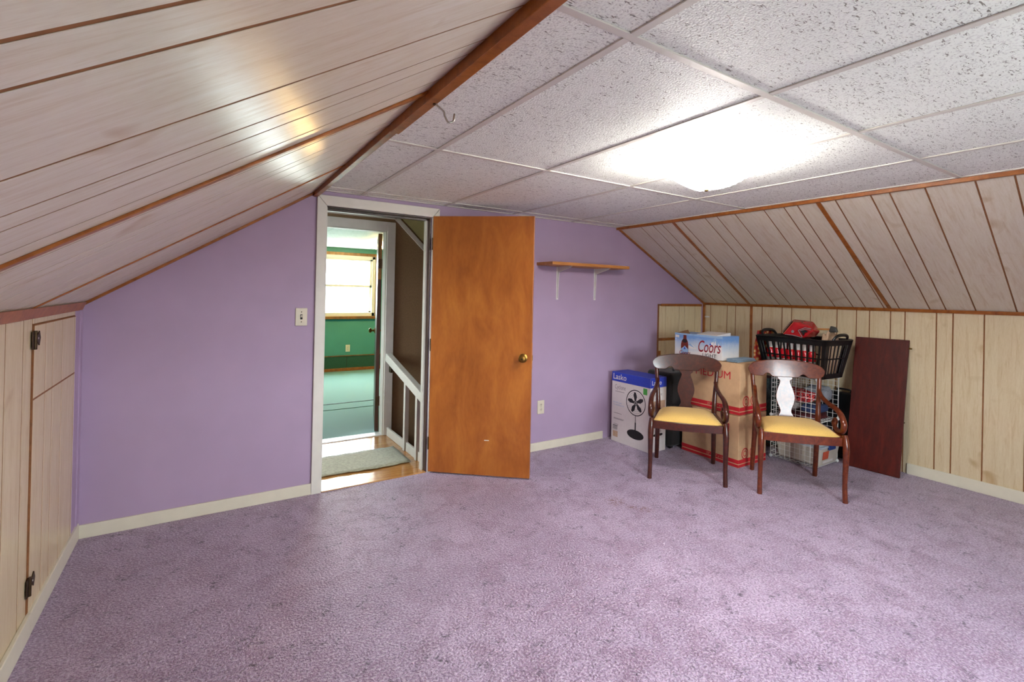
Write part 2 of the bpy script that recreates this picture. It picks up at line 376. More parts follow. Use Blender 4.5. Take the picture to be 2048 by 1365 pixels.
# ---- panelled surfaces: a brown backing sheet with proud boards
GAP = .0085
def planks(parent, grooves, p_top, p_bot, nrm, mat, skew, t=.003, first=0):
    """boards running from p_bot(y) to p_top(y), y between neighbouring grooves"""
    N = Vector(nrm)
    for a, b in zip(grooves[:-1], grooves[1:]):
        g = GAP/2
        sa = skew if a < -.01 else 0; sb = skew if b > YF+.02 else 0
        pts = [p_bot(a-g+sa), p_bot(b+g+sb), p_top(b+g), p_top(a-g)]
        pts = [Vector(p) for p in pts]
        MB().hexa([p-N*t for p in pts]+pts).build('plank', mat, parent, False, t*.3, 1)
def pattern(y0, offs, end):
    return [y0-o for o in offs if y0-o > end]
def sheet(name, a, b, out, lab, cat='wall', thick=.03, y0=.0, y1=None, dep=.003):
    """backing sheet between section points a and b (x,z), pushed outwards"""
    y1 = YF-.1 if y1 is None else y1; A = Vector((a[0], 0, a[1])); B = Vector((b[0], 0, b[1])); O = Vector((out[0], 0, out[1])).normalized()
    A = A+O*dep; B = B+O*dep; d = (B-A).normalized(); A -= d*.02; B += d*.02
    return struct(MB().hexa([(A.x, y1, A.z), (A.x, y0, A.z), (B.x, y0, B.z), (B.x, y1, B.z), (A.x+O.x*thick, y1, A.z+O.z*thick), (A.x+O.x*thick, y0, A.z+O.z*thick), (B.x+O.x*thick, y0, B.z+O.z*thick), (B.x+O.x*thick, y1, B.z+O.z*thick)]).build(name, 'groove'), lab, cat)

# right slope
nr = Vector((-.72, 0, -1.335)).normalized()            # into the room
rs = sheet('wall_right_slope', (XR, ZR), (XSR, ZC), (-nr.x, -nr.z), 'sloping whitewashed board ceiling above the stored boxes and chairs')
g_rs = [0, -.277, -.419, -.522, -.654, -.737, -.969, -1.076, -1.233, -1.462, -1.607, -1.70, -1.835, -1.939, -2.136, -2.233, -2.402, -2.615, -2.764, -2.86, -3.04, -3.14, -3.345, -3.44, -3.615, -3.84, -3.995, -4.095, -4.25, YF]
planks(rs, g_rs, lambda y: (XSR, y, ZC), lambda y: (XR, y, ZR), nr, 'panel_slope', .1)
# left slope
nl = Vector((.76, 0, -1.15)).normalized()
ls = sheet('wall_left_slope', (XL, ZL), (XSL, ZC), (-nl.x, -nl.z), 'glossy whitewashed board slope above the small access door', dep=.001)
g_ls = [0, -.17, -.34, -.44, -.6, -.75, -.86, -.94, -1.04, -1.2, -1.42, -1.59, -1.684, -1.89, -1.977, -2.091, -2.278, -2.372, -2.546, -2.80, -2.885, -3.03, -3.19, -3.29, -3.49, -3.59, -3.765, -3.99, -4.14, YF]
planks(ls, g_ls, lambda y: (XSL, y, ZC), lambda y: (XL, y, ZL), nl, 'panel_slope', -.1, .001)
# right knee wall
rk = struct(MB().box(XR+.003, XR+.05, YF-.1, 0, -.05, ZR+.04).build('wall_right', 'groove'), 'whitewashed vertical board knee wall behind the stored things', 'wall')
g_rk = [0, -.086, -.289, -.389, -.568, -.68, -.882, -.974, -1.147, -1.372, -1.526, -1.624, -1.774, -1.872, -2.072, -2.17, -2.345, -2.56, -2.71, -2.81, -2.98, -3.08, -3.285, -3.38, -3.555, -3.78, -3.935, -4.035, -4.2, YF]
planks(rk, g_rk, lambda y: (XR, y, ZR), lambda y: (XR, y, 0), (-1, 0, 0), 'panel_vertical', 0)
# left knee wall: boards, header, access door opening, purple corner board
lk = struct(MB().box(XL-.05, XL-.0012, YF-.1, 0, -.05, ZL+.04).build('wall_left', 'groove'), 'whitewashed vertical board knee wall with the small access door', 'wall')
g_lk = [-.868, -.974, -1.165, -1.27, -1.44, -1.67, -1.83, -1.93, -2.08, -2.18, -2.385, -2.48, -2.655, -2.88, -3.035, -3.135, -3.29, -3.39, -3.595, -3.69, -3.865, -4.09, -4.245, YF]
planks(lk, g_lk, lambda y: (XL, y, ZL), lambda y: (XL, y, 0), (1, 0, 0), 'panel_vertical', 0, .0012)
MB().box(XL-.004, XL+.001, -.862, -.143, 1.188, ZL).build('header_board', 'panel_vertical', lk, False, .001, 1)
MB().box(XL-.004, XL+.004, -.135, 0, 0, ZL).build('corner_board', 'wall_purple', lk, False, .001, 1)
MB().box(XL-.004, XL+.009, -.05, 0, 0, ZL-.02).build('corner_post', 'wall_purple', lk, False, .002, 1)
ad = struct(MB().box(XL-.0012, XL+.0033, -.86, -.143, .07, 1.184).build('door_2', 'groove'), 'small whitewashed board access door with two bronze hinges in the knee wall', 'door')
gd = [-.143, -.165, -.413, -.575, -.693, -.856]
for a, b in zip(gd[:-1], gd[1:]):
    MB().box(XL-.0005, XL+.004, b+.0035, a-.0035, .901, 1.180).build('plank', 'panel_vertical', ad, False, .001, 1)
    MB().box(XL-.0005, XL+.004, b+.0035, a-.0035, .06, .894).build('plank', 'panel_vertical', ad, False, .001, 1)
for z in (1.13, .19):
    h = MB().box(XL+.004, XL+.007, -.892, -.864, z-.038, z+.03).slab([(XL+.004, -.858, z-.022), (XL+.004, -.83, z-.012), (XL+.004, -.80, z-.03), (XL+.004, -.785, z), (XL+.004, -.80, z+.028), (XL+.004, -.83, z+.012), (XL+.004, -.858, z+.022)], (.004, 0, 0)).build('hinge', 'bronze', ad, False, .001, 1)
    MB().tube([(XL+.008, -.861, z-.04), (XL+.008, -.861, z+.032)], .006, 8).build('pin', 'bronze', h, True)
    MB().lathe([(.005, 0), (.004, .003), (.001, .004)], (XL+.006, -.82, z), 10, 'x').build('screw', 'steel', h, True)
# panelled cupboard door on the back wall, right of the stored boxes
cp = struct(MB().box(3.185, 3.86, -.018, 0, .0, 1.268).build('door_4', 'groove'), 'whitewashed board cupboard front with brown edging in the lilac wall corner', 'door')
gx = [3.187, 3.286, 3.495, 3.583, 3.756, 3.86]
for a, b in zip(gx[:-1], gx[1:]):
    MB().box(a+.0025, b-.0025, -.022, -.018, .92, 1.25).build('plank', 'panel_vertical', cp, False, .001, 1)
    MB().box(a+.0025, b-.0025, -.022, -.018, .05, .893).build('plank', 'panel_vertical', cp, False, .001, 1)
MB().box(3.215, 3.86, -.028, -.018, 1.247, 1.272).build('top_edging', 'trim_wood', cp, False, .002)
MB().box(3.215, 3.86, -.028, -.018, .893, .918).build('cross_rail', 'trim_wood', cp, False, .002)
MB().box(3.187, 3.215, -.028, -.018, .745, .79).build('block', 'trim_wood', cp, False, .002)

# ---- wood trims
TN = [0]
def trim(m, mat, label, bevel=.002):
    TN[0] += 1; return struct(m.build('trim_%d' % TN[0], mat, None, False, bevel), label, 'trim')
def slope_bar(y0t, y0b, w, pt, pb, nrm, t):
    """batten across a slope, from top (x,z) at y0t to bottom at y0b"""
    N = Vector(nrm); A = Vector((pt[0], y0t, pt[1])); B = Vector((pb[0], y0b, pb[1]))
    return MB().hexa([A+Vector((0, -w/2, 0)), A+Vector((0, w/2, 0)), B+Vector((0, w/2, 0)), B+Vector((0, -w/2, 0)), A+Vector((0, -w/2, 0))+N*t, A+Vector((0, w/2, 0))+N*t, B+Vector((0, w/2, 0))+N*t, B+Vector((0, -w/2, 0))+N*t])
R1, R2 = (XSR, ZC), (XR, ZR); L1, L2 = (XSL, ZC), (XL, ZL)
trim(slope_bar(-.654, -.556, .028, R1, R2, nr, .006), 'trim_wood', 'brown batten across the sloping boards above the cardboard boxes')
trim(slope_bar(-1.835, -1.775, .028, R1, R2, nr, .006), 'trim_wood', 'brown batten across the sloping boards above the dark wooden leaf')
trim(slope_bar(-3.04, -2.98, .028, R1, R2, nr, .006), 'trim_wood', 'brown batten across the sloping boards beyond the picture edge')
trim(slope_bar(-.012, -.012, .024, R1, R2, nr, .012), 'trim_wood', 'brown strip where the lilac wall meets the slope by the shelf')
trim(MB().box(XSR-.005, XSR+.02, YF, 0, ZC-.026, ZC-.002), 'trim_wood', 'brown moulding between ceiling tiles and the slope above the chairs')
trim(MB().hexa([(XR-.018, YF, ZR-.012), (XR-.018, 0, ZR-.012), (XR, 0, ZR-.012), (XR, YF, ZR-.012), (XR-.03, YF, ZR+.013), (XR-.03, 0, ZR+.013), (XR-.004, 0, ZR+.008), (XR-.004, YF, ZR+.008)]), 'trim_wood', 'brown moulding along the top of the knee wall behind the laundry basket')
trim(MB().box(XR-.006, XR+.001, -.582, -.554, .0, ZR-.01), 'trim_wood', 'brown upright batten on the knee wall above the cardboard boxes')
trim(MB().box(XR-.022, XR-.001, -.022, 0, .0, ZR-.01), 'trim_wood', 'brown corner strip between cupboard front and knee wall')
trim(slope_bar(-1.977, -2.085, .03, L1, L2, nl, .008), 'trim_wood', 'thick brown batten across the glossy slope overhead')
trim(slope_bar(-.86, -.955, .022, L1, L2, nl, .005), 'trim_wood', 'thin brown batten across the overhead slope near the lilac wall')
trim(slope_bar(-3.19, -3.29, .03, L1, L2, nl, .008), 'trim_wood', 'brown batten across the overhead slope outside the picture')
trim(slope_bar(-.013, -.013, .026, L1, L2, nl, .014), 'trim_wood', 'brown strip where the lilac wall meets the overhead slope')
trim(MB().box(XSL-.035, XSL-.002, -3.0, -1.62, ZC-.058, ZC-.008).box(XSL-.03, XSL-.002, -1.62, 0, ZC-.048, ZC-.006).box(XSL-.035, XSL-.002, YF, -3.0, ZC-.058, ZC-.008), 'trim_wood', 'chunky brown moulding along the ceiling edge with the hook')
trim(MB().box(XSL-.006, XSL+.022, YF, 0, ZC-.006, ZC+.004), 'tee_white', 'white metal wall angle beside the brown ceiling moulding', .0008)
trim(MB().hexa([(XL-.002, YF, ZL-.03), (XL-.002, -.05, ZL-.03), (XL+.014, -.05, ZL-.03), (XL+.014, YF, ZL-.03), (XL-.002, YF, ZL+.006), (XL-.002, -.05, ZL+.006), (XL+.03, -.05, ZL+.012), (XL+.03, YF, ZL+.012)]), 'trim_wood', 'reddish brown moulding along the top of the knee wall with the access door')

# ---- baseboards
def base(name, m, lab): struct(m.build(name, 'cream_paint', None, False, .003), lab, 'baseboard')
base('baseboard_back_left', MB().box(XL+.012, -.06, -.013, 0, 0, .072), 'cream baseboard under the plain lilac wall beside the doorway')
base('baseboard_back_right', MB().box(.775, 2.46, -.013, 0, 0, .07), 'cream baseboard between the brown door and the fan carton')
base('baseboard_left', MB().box(XL, XL+.014, -.862, -.012, 0, .085), 'cream baseboard under the small access door')
base('baseboard_left_front', MB().box(XL, XL+.015, YF, -.865, 0, .085), 'cream baseboard of the knee wall in front of the access door')
base('baseboard_right', MB().box(XR-.014, XR, YF, -1.905, 0, .083), 'cream baseboard of the knee wall beside the dark wooden leaf')

# ---- suspended ceiling
T = .6096; C1 = .2054; RW = [0, -.157, -1.3425, -1.3425-2*T, -1.3425-4*T, YF]; CW = [XSL, C1, C1+T, C1+2*T, C1+3*T, XSR]
ce = struct(MB().box(XSL-.3, XSR+.3, YF-.1, .0, ZC+.07, ZC+.11).build('ceiling', 'plenum_dark'), 'suspended ceiling of white fissured tiles in a metal grid', 'ceiling')
for i in range(5):
    for j in range(5):
        x0, x1, y0, y1 = CW[i]+.003, CW[i+1]-.003, RW[j+1]+.003, RW[j]-.003
        z = ZC+.0015; sag = random.choice((0, 0, .004, .007)) if (x1-x0) > .4 else 0
        nx, ny = 6, 8; vs = []; fs = []
        for b in range(ny+1):
            for a in range(nx+1):
                u, v_ = a/nx, b/ny; vs.append((x0+(x1-x0)*u, y0+(y1-y0)*v_, z+.006*0-sag*math.sin(math.pi*u)*math.sin(math.pi*v_)*.6))
        for b in range(ny):
            for a in range(nx): k = b*(nx+1)+a; fs.append((k, k+nx+1, k+nx+2, k+1))
        n0 = len(vs); vs += [(x, y, z+.014) for x, y, _ in ((x0, y0, 0), (x1, y0, 0), (x1, y1, 0), (x0, y1, 0))]
        fs += [(n0, n0+1, n0+2, n0+3)]
        MB().add(vs, fs).build('ceiling_tile', 'ceiling_tile', ce, True)
def tee(m): m.build('grid_tee', 'tee_white', ce, False, .0008, 1)
for y in RW[2:5]: tee(MB().box(XSL, XSR, y-.012, y+.012, ZC-.004, ZC+.001).box(XSL, XSR, y-.002, y+.002, ZC+.001, ZC+.035))
tee(MB().box(XSL, XSR, RW[1]-.008, RW[1]+.012, ZC-.004, ZC+.001))
tee(MB().box(XSL, XSR, -.022, 0, ZC-.004, ZC+.002))
tee(MB().box(XSR-.022, XSR, YF, 0, ZC-.004, ZC+.002))
for x in CW[1:5]:
    for j in range(5): tee(MB().box(x-.012, x+.012, RW[j+1]+.012, RW[j]-.012, ZC-.0035, ZC+.001).box(x-.002, x+.002, RW[j+1]+.012, RW[j]-.012, ZC+.001, ZC+.03))

# ---- doorway of the back wall: casing, jambs
trim(MB().slab([(-.078, -.018, 0), (-.018, -.018, 0), (-.018, -.018, DZ), (-.078, -.018, DZ+.068)], (0, .018, 0)), 'white_paint', 'white casing board at the latch side of the doorway', .003)
trim(MB().slab([(-.078, -.018, DZ+.070), (-.018, -.018, DZ+.002), (.722, -.018, DZ+.002), (.778, -.018, DZ+.070)], (0, .018, 0)), 'white_paint', 'white casing board across the top of the doorway', .003)
trim(MB().slab([(.722, -.018, 0), (.778, -.018, 0), (.778, -.018, DZ+.068), (.722, -.018, DZ)], (0, .018, 0)), 'white_paint', 'white casing board behind the open brown door', .003)
trim(MB().box(DX0-.004, DX0+.004, 0, .1, 0, DZ), 'white_paint', 'white jamb lining at the latch side of the doorway', .001)
trim(MB().box(DX0, DX1, 0, .1, DZ-.008, DZ+.003).box(DX0, DX1, .045, .07, DZ-.022, DZ), 'dark_wood', 'dark brown head lining of the doorway', .001)
trim(MB().box(DX1-.006, DX1+.004, 0, .1, 0, DZ), 'dark_wood', 'dark brown jamb lining at the hinge side of the doorway', .001)
trim(MB().box(DX1-.024, DX1-.004, .04, .075, 0, DZ-.02), 'hall_white', 'pale door stop strip along the hinge jamb', .001)

# ---- the open door: hinge edge at (0,0), leaf runs along +x of its own frame
da = math.atan2(-.501, .568)
dr = tag(thing('door_1', 'open reddish brown flush wooden door with a brass knob', 'door', (.722, -.030, 0), da), None, None, None, 'structure')
leaf = MB().box(.0, .757, -.0, .035, .012, 1.905).build('leaf', 'door_wood', dr, False, .002)
MB().box(.755, .7585, .008, .027, .80, .99).build('edge_chip', 'shelf_wood', leaf)
MB().box(.755, .762, .010, .025, .86, .90).build('latch_bolt', 'brass', leaf, False, .002)
for sy, y in ((-1, 0), (1, .035)):
    kn = MB().lathe([(.032, 0), (.032, sy*.004), (.026, sy*.008), (.012, sy*.012), (.011, sy*.03), (.022, sy*.036), (.027, sy*.046), (.026, sy*.056), (.018, sy*.062), (.0, sy*.063)], (.695, y, .878), 20, 'y').build('knob', 'brass', dr, True)
    MB().lathe([(.007, 0), (.006, sy*.003), (.0, sy*.004)], (.695, y+sy*.062, .878), 12, 'y').build('keyhole_button', 'bronze', kn, True)
for z in (.22, .95, 1.7):
    MB().tube([(-.004, .004, z-.045), (-.004, .004, z+.045)], .006, 8).build('hinge', 'bronze', dr, True)
MB().box(.42, .455, -.0008, .0, .265, .271).build('paint_scratch', 'white_paint', leaf)

# ---- small wall fittings
t = thing('light_switch', 'ivory toggle switch plate on the lilac wall beside the doorway', 'switch', (-.157, -.001, 1.163))
pl_ = MB().box(-.035, .035, -.006, 0, -.057, .057).build('plate', 'plate_ivory', t, False, .003)
MB().box(-.007, .007, -.007, -.005, -.016, .016).build('slot', 'slot_dark', pl_)
MB().hexa([(-.005, -.007, -.004), (.005, -.007, -.004), (.005, -.007, .008), (-.005, -.007, .008), (-.004, -.018, .004), (.004, -.018, .004), (.004, -.018, .012), (-.004, -.018, .012)]).build('toggle', 'plate_ivory', t, False, .001)
for z in (-.032, .032): MB().lathe([(.0035, 0), (.003, -.0015), (0, -.002)], (0, -.006, z), 10, 'y').build('screw', 'bronze', pl_, True)
def outlet(label, loc, mat='plate_ivory'):
    t = thing('wall_outlet', label, 'outlet', loc)
    p = MB().box(-.035, .035, -.006, 0, -.058, .058).build('plate', mat, t, False, .003)
    for z in (-.02, .02):
        r = MB().lathe([(.0165, 0), (.0165, -.0025), (.015, -.003), (0, -.003)], (0, -.0055, z), 20, 'y').build('socket', mat, t, True)
        MB().box(-.0075, -.0045, -.0095, -.008, z-.001, z+.009).box(.0045, .0075, -.0095, -.008, z-.001, z+.009).lathe([(.003, -.008), (.003, -.0095)], (0, 0, z-.008), 8, 'y').build('slots', 'slot_dark', r)
    MB().lathe([(.003, 0), (.0025, -.001), (0, -.0015)], (0, -.006, 0), 8, 'y').build('screw', 'bronze', p, True)
outlet('ivory double outlet low on the lilac wall beside the brown door', (1.748, -.001, .37))
t = thing('cupboard_latch', 'small white plastic latch on the knee wall corner above the beer carton', 'latch', (XR-.006, -.04, 1.135))
MB().box(-.012, 0, -.03, .012, -.008, .008).build('base', 'white_plastic', t, False, .002); MB().box(-.018, -.006, -.045, -.012, -.004, .004).build('lever', 'white_plastic', t, False, .001)
t = thing('cup_hook', 'screw-in metal hook hanging from the brown ceiling moulding', 'hook', (XSL-.012, -1.99, ZC-.058))
MB().tube(crom([(0, 0, .006), (.008, -.002, -.004), (.03, -.006, -.02), (.034, -.006, -.034), (.046, -.008, -.052), (.062, -.01, -.046), (.066, -.01, -.022)], 5), .0032, 8).build('shank', 'steel', t, True)
MB().lathe([(.006, 0), (.005, .003), (.003, .004)], (.001, 0, -.004), 10).build('collar', 'bronze', t, True)
t = thing('wall_shelf', 'orange brown board shelf on two white brackets on the lilac wall', 'shelf', (2.11, 0, 1.588))
MB().box(-.435, .435, -.232, -.002, 0, .026).build('board', 'shelf_wood', t, False, .003)
for x in (-.21, .222):
    b = MB().box(x-.012, x+.012, -.003, 0, -.29, -.001).box(x-.009, x+.009, -.2, -.0, -.004, 0).build('bracket', 'white_metal', t, False, .001)
    MB().slab([(x-.003, -.002, -.275), (x-.003, -.012, -.275), (x-.003, -.024, -.05), (x-.003, -.19, -.012), (x-.003, -.19, -.002), (x-.003, -.002, -.002)], (.006, 0, 0)).build('web', 'white_metal', b, False, .0008, 1)
    for z in (-.06, -.27): MB().lathe([(.004, 0), (.003, -.002), (0, -.003)], (x+.007, -.003, z), 8, 'y').build('screw', 'steel', b, True)

# ---- the ceiling lamp: square bent-glass shade under a pan with bulbs
LX, LY = 1.28, -1.99
t = thing('ceiling_lamp', 'glowing square bent-glass flush lamp on the tiled ceiling', 'lamp', (LX, LY, ZC-.005), math.radians(14))
MB().lathe([(.135, 0), (.135, -.008), (.11, -.018), (0, -.02)], (0, 0, 0), 28).build('pan', 'white_metal', t, True)
n = 16; vs = []; fs = []
for j in range(n+1):
    for i in range(n+1):
        u, v = i/n*2-1, j/n*2-1
        z = -.135+.075*max(abs(u), abs(v))**3*(1-.42*(u*v)**2)+.012*(u*u+v*v)
        vs.append((.155*u, .155*v, z))
for j in range(n):
    for i in range(n): k = j*(n+1)+i; fs.append((k, k+1, k+n+2, k+n+1))
sh = MB().add(vs, fs).build('shade', 'lamp_glow', t, True)
so = sh.modifiers.new('thickness', 'SOLIDIFY'); so.thickness = .004
MB().lathe([(.004, 0), (.010, -.002), (.011, -.008), (.006, -.013), (.0, -.014)], (0, 0, -.137), 16).build('finial', 'brass', t, True)
MB().tube([(0, 0, -.02), (0, 0, -.137)], .004, 8).build('rod', 'brass', t, True)
for k, x in enumerate((-.055, .055)):
    MB().lathe([(.014, 0), (.014, -.02), (.012, -.022)], (x, 0, -.02), 12).build('socket', 'white_plastic', t, True)
    MB().ball((x, 0, -.062), .026, 12, (1, 1, 1.15)).build('bulb', 'lamp_glow', t, True)

# ================================================================== HALL AND STAIRWELL
HY, HC = 1.09, 2.06
struct(MB().box(-1.3, .79, .0, HY+.05, -.06, -.001).build('floor_hall', 'hall_floor_wood'), 'shiny honey brown wooden hall floor beyond the doorway', 'floor')
struct(MB().box(DX0, DX1, -.012, .11, -.02, .006).build('trim_40', 'hall_floor_wood', None, False, .004), 'worn wooden threshold strip in the doorway', 'threshold')
m = MB().box(-1.3, -.05, HY, HY+.09, -1.6, 2.2).box(.72, 2.0, HY, HY+.09, -1.6, 2.2).box(-.05, .72, HY, HY+.09, 1.90, 2.2).box(-.05, .72, HY, HY+.09, -1.6, -.06)
struct(m.build('wall_hall_far', 'wall_brown'), 'brown papered hall wall with the white-cased doorway', 'wall')
struct(MB().box(-1.35, -1.2, .1, .3, -.1, 2.2).box(-1.35, -1.2, .9, HY, -.1, 2.2).box(-1.35, -1.2, .3, .9, -.1, .8).box(-1.35, -1.2, .3, .9, 1.8, 2.2).build('wall_hall_end', 'wall_brown'), 'brown papered end wall of the hall with an added window', 'wall')
w = struct(MB().box(-1.31, -1.22, .3, .345, .8, 1.8).box(-1.31, -1.22, .855, .9, .8, 1.8).box(-1.31, -1.22, .3, .9, .8, .85).box(-1.31, -1.22, .3, .9, 1.755, 1.8).box(-1.29, -1.24, .34, .86, 1.28, 1.32).build('added_hall_window', 'white_paint', None, False, .004), 'white sash window added out of sight at the end of the hall for light', 'window')  # added window out of view, lights the otherwise dark hall
for z0, z1 in ((.84, 1.285), (1.315, 1.76)): MB().box(-1.268, -1.262, .34, .86, z0, z1).build('pane', 'window_glass', w)
struct(MB().box(1.95, 2.05, .1, HY, -1.6, 2.2).build('wall_stair_end', 'wall_brown'), 'brown papered end wall of the stairwell', 'wall')
struct(MB().box(.79, 2.0, .0, .1, -1.6, 0).box(.74, .79, .1, HY, -1.6, -.06).build('wall_stair_side', 'wall_brown'), 'brown papered lower wall of the stairwell', 'wall')
struct(MB().box(.74, 2.0, .0, HY, -1.66, -1.6).build('floor_stair', 'dark_wood'), 'dark wooden landing at the bottom of the stairwell', 'floor')
struct(MB().box(-1.3, .83, .1, HY, HC, HC+.06).build('ceiling_hall', 'white_paint'), 'white painted ceiling of the hall', 'ceiling')
struct(MB().slab([(.83, .1, HC), (2.0, .1, HC-1.12), (2.0, .1, HC-1.06), (.83, .1, HC+.06)], (0, HY-.1, 0)).build('ceiling_stair_slope', 'wall_olive'), 'olive brown sloping ceiling over the stairwell', 'ceiling')
trim(MB().box(-.9, .81, HY-.014, HY, HC-.045, HC-.002), 'hall_white', 'white moulding under the hall ceiling')
trim(MB().bar((.80, HY-.007, HC-.022), (1.9, HY-.007, HC-.022-1.1*.957), .014, .042, (0, 0, 1)), 'hall_white', 'white diagonal moulding under the stairwell slope')
trim(MB().box(.722, .80, HY-.02, HY, 0, 1.985), 'hall_white', 'white casing board of the far hall doorway beside the stair rail', .003)
trim(MB().box(-.13, .722, HY-.02, HY, 1.90, 1.985), 'hall_white', 'white head casing of the far hall doorway', .003)
trim(MB().box(-.13, -.052, HY-.02, HY, 0, 1.90), 'hall_white', 'white casing board of the far hall doorway out of sight', .003)
trim(MB().box(.714, .722, HY, HY+.09, 0, 1.9).box(-.052, -.044, HY, HY+.09, 0, 1.9).box(-.05, .72, HY, HY+.09, 1.893, 1.9), 'hall_white', 'white jamb lining of the far hall doorway', .001)
struct(MB().box(-.05, .72, HY-.01, HY+.1, -.01, .008).build('trim_41', 'white_metal', None, False, .003), 'pale metal threshold strip of the far doorway', 'threshold')
m = MB(); nx, ny = 40, 10
for j in range(ny+1):
    for i in range(nx+1):
        x = -.75+1.44*i/nx; y = .245+.43*j/ny+(.012*math.sin(i*.33) if j == 0 else 0); m.v.append((x, y, .007+.002*math.sin(i*1.7+j*2.1)))
m.f = [(j*(nx+1)+i, j*(nx+1)+i+1, (j+1)*(nx+1)+i+1, (j+1)*(nx+1)+i) for j in range(ny) for i in range(nx)]
o = m.build('runner_rug', 'hall_rug', None, True); so = o.modifiers.new('thickness', 'SOLIDIFY'); so.thickness = .007
tag(o, 'worn grey green rug strip across the hall floor', 'rug')
t = thing('stair_rail', 'pale wooden stair railing with two balusters beside the hall floor', 'railing', (.755, 0, 0))
MB().bar((0, 1.068, .728), (0, .103, .505), .055, .075).build('handrail', 'hall_white', t, False, .006)
for y in (.56, .285):
    z = .505+(y-.103)*.231-.03; MB().box(-.018, .018, y-.02, y+.02, .0, z).build('baluster', 'gold_wood' if 0 else 'hall_white', t, False, .002)
for a, b in ((.595, 1.06), (.32, .53), (.115, .255)): MB().box(-.006, .012, a, b, .0, .075).build('bottom_board', 'hall_white', t, False, .002)
MB().box(-.02, .0, .93, .985, .60, .655).build('bracket', 'bronze', t, False, .004)
t = thing('hall_lamp', 'frosted glass dome lamp under the hall ceiling', 'lamp', (.42, .62, HC))
MB().lathe([(.12, 0), (.12, -.012), (.1, -.015)], (0, 0, 0), 24).build('pan', 'white_metal', t, True)
MB().lathe([(.115, -.012), (.11, -.03), (.085, -.06), (.045, -.082), (.0, -.088)], (0, 0, 0), 24).build('shade', 'frosted_glass', t, True)

# ================================================================== GREEN ROOM
GY0 = HY+.09; GC = 2.045
struct(MB().box(-1.3, 3.5, HY+.05, YG+.1, -.06, -.001).build('floor_green_room', 'teal_carpet'), 'teal carpet of the green room beyond the hall', 'carpet')
m = MB().box(-1.3, GX0, YG, YG+.1, -.05, 2.2).box(GX1, 3.6, YG, YG+.1, -.05, 2.2).box(GX0, GX1, YG, YG+.1, -.05, GZ0).box(GX0, GX1, YG, YG+.1, GZ1, 2.2)
struct(m.build('wall_green_far', 'wall_green'), 'green painted wall with the bright window', 'wall')
struct(MB().box(-1.35, -1.2, GY0, YG, -.05, 2.2).build('wall_green_left', 'wall_green'), 'green painted side wall out of sight', 'wall')
struct(MB().box(3.4, 3.5, GY0, YG, -.05, 2.2).build('wall_green_right', 'wall_green'), 'green painted side wall behind the ajar dark door', 'wall')
struct(MB().box(-1.3, -.05, GY0, GY0+.01, 0, 2.2).box(.72, 3.5, GY0, GY0+.01, 0, 2.2).box(-.05, .72, GY0, GY0+.01, 1.9, 2.2).build('wall_green_near', 'wall_green'), 'green painted wall around the far doorway', 'wall')
gc = struct(MB().box(-1.3, 3.5, HY, YG+.1, GC+.004, GC+.06).build('ceiling_green_room', 'groove'), 'pale tiled ceiling of the green room', 'ceiling')
for i in range(8):
    for j in range(4):
        MB().box(-1.3+i*T+.002, -1.3+(i+1)*T-.002, GY0+j*.98+.002, GY0+(j+1)*.98-.002, GC, GC+.004).build('ceiling_panel', 'ceiling_tile', gc)
sash_window('window_1', GX0, GX1, GZ0, GZ1, YG+.03, -1, lab='bright white sash window in the green wall')
for nm, bx in (('w', (GX1, GX1+.06, GZ0-.05, GZ1+.04)), ('w', (GX0-.06, GX0, GZ0-.05, GZ1+.04))):
    trim(MB().box(bx[0], bx[1], YG-.018, YG, bx[2], bx[3]), 'gold_wood', 'brown wooden casing at the side of the green room window' + (' by the ajar door' if bx[0] > 1 else ' out of sight'))
trim(MB().box(GX0-.06, GX1+.06, YG-.02, YG, GZ1, GZ1+.05), 'gold_wood', 'brown wooden casing above the green room window')
trim(MB().box(GX0-.07, GX1+.07, YG-.045, YG, GZ0-.045, GZ0), 'gold_wood', 'brown wooden sill under the green room window')
struct(MB().box(-1.2, 3.4, YG-.02, YG, 0, .05).build('baseboard_green_wood', 'trim_wood', None, False, .003), 'orange brown baseboard under the green wall', 'baseboard')
bb = struct(MB().box(-1.2, 3.4, YG-.014, YG, .05, .245).build('baseboard_green_carpet', 'dark_green_carpet'), 'dark green carpet strip running along the green wall', 'baseboard')
MB().box(-1.2, 3.4, YG-.022, YG, .243, .258).build('cap_strip', 'gold_wood', bb, False, .002); MB().box(1.30, 1.306, YG-.016, YG, .052, .243).build('joint', 'slot_dark', bb)
outlet('ivory outlet on the green wall under the window', (1.318, YG-.001, .375))
trim(MB().box(-.6, 1.6, 2.60, 2.612, -.001, .004), 'slot_dark', 'dark carpet seam across the teal carpet', 0)
trim(MB().box(-.6, 1.6, 2.30, 2.309, -.001, .003), 'dark_green_carpet', 'nearer carpet seam across the teal carpet', 0)
gd_ = tag(thing('door_3', 'dark brown door standing ajar in the far doorway', 'door', (.712, GY0+.012, 0), math.radians(75)), None, None, None, 'structure')
lf = MB().box(0, .74, 0, .035, .012, 1.885).build('leaf', 'dark_wood', gd_, False, .002)
MB().box(-.001, .0, .001, .034, 1.45, 1.885).build('painted_edge_light', 'gold_wood', lf)  # golden light on the upper door edge, painted as a paler strip
for sy, y in ((-1, 0), (1, .035)):
    MB().lathe([(.03, 0), (.028, sy*.008), (.011, sy*.012), (.011, sy*.035), (.024, sy*.042), (.027, sy*.054), (.02, sy*.064), (0, sy*.066)], (.68, y, .915), 18, 'y').build('knob', 'brass', gd_, True)
for z in (.3, 1.6): MB().box(-.003, .0, .002, .033, z-.045, z+.045).tube([(-.004, -.004, z-.045), (-.004, -.004, z+.045)], .006, 8).build('hinge', 'bronze', gd_, False, .001)
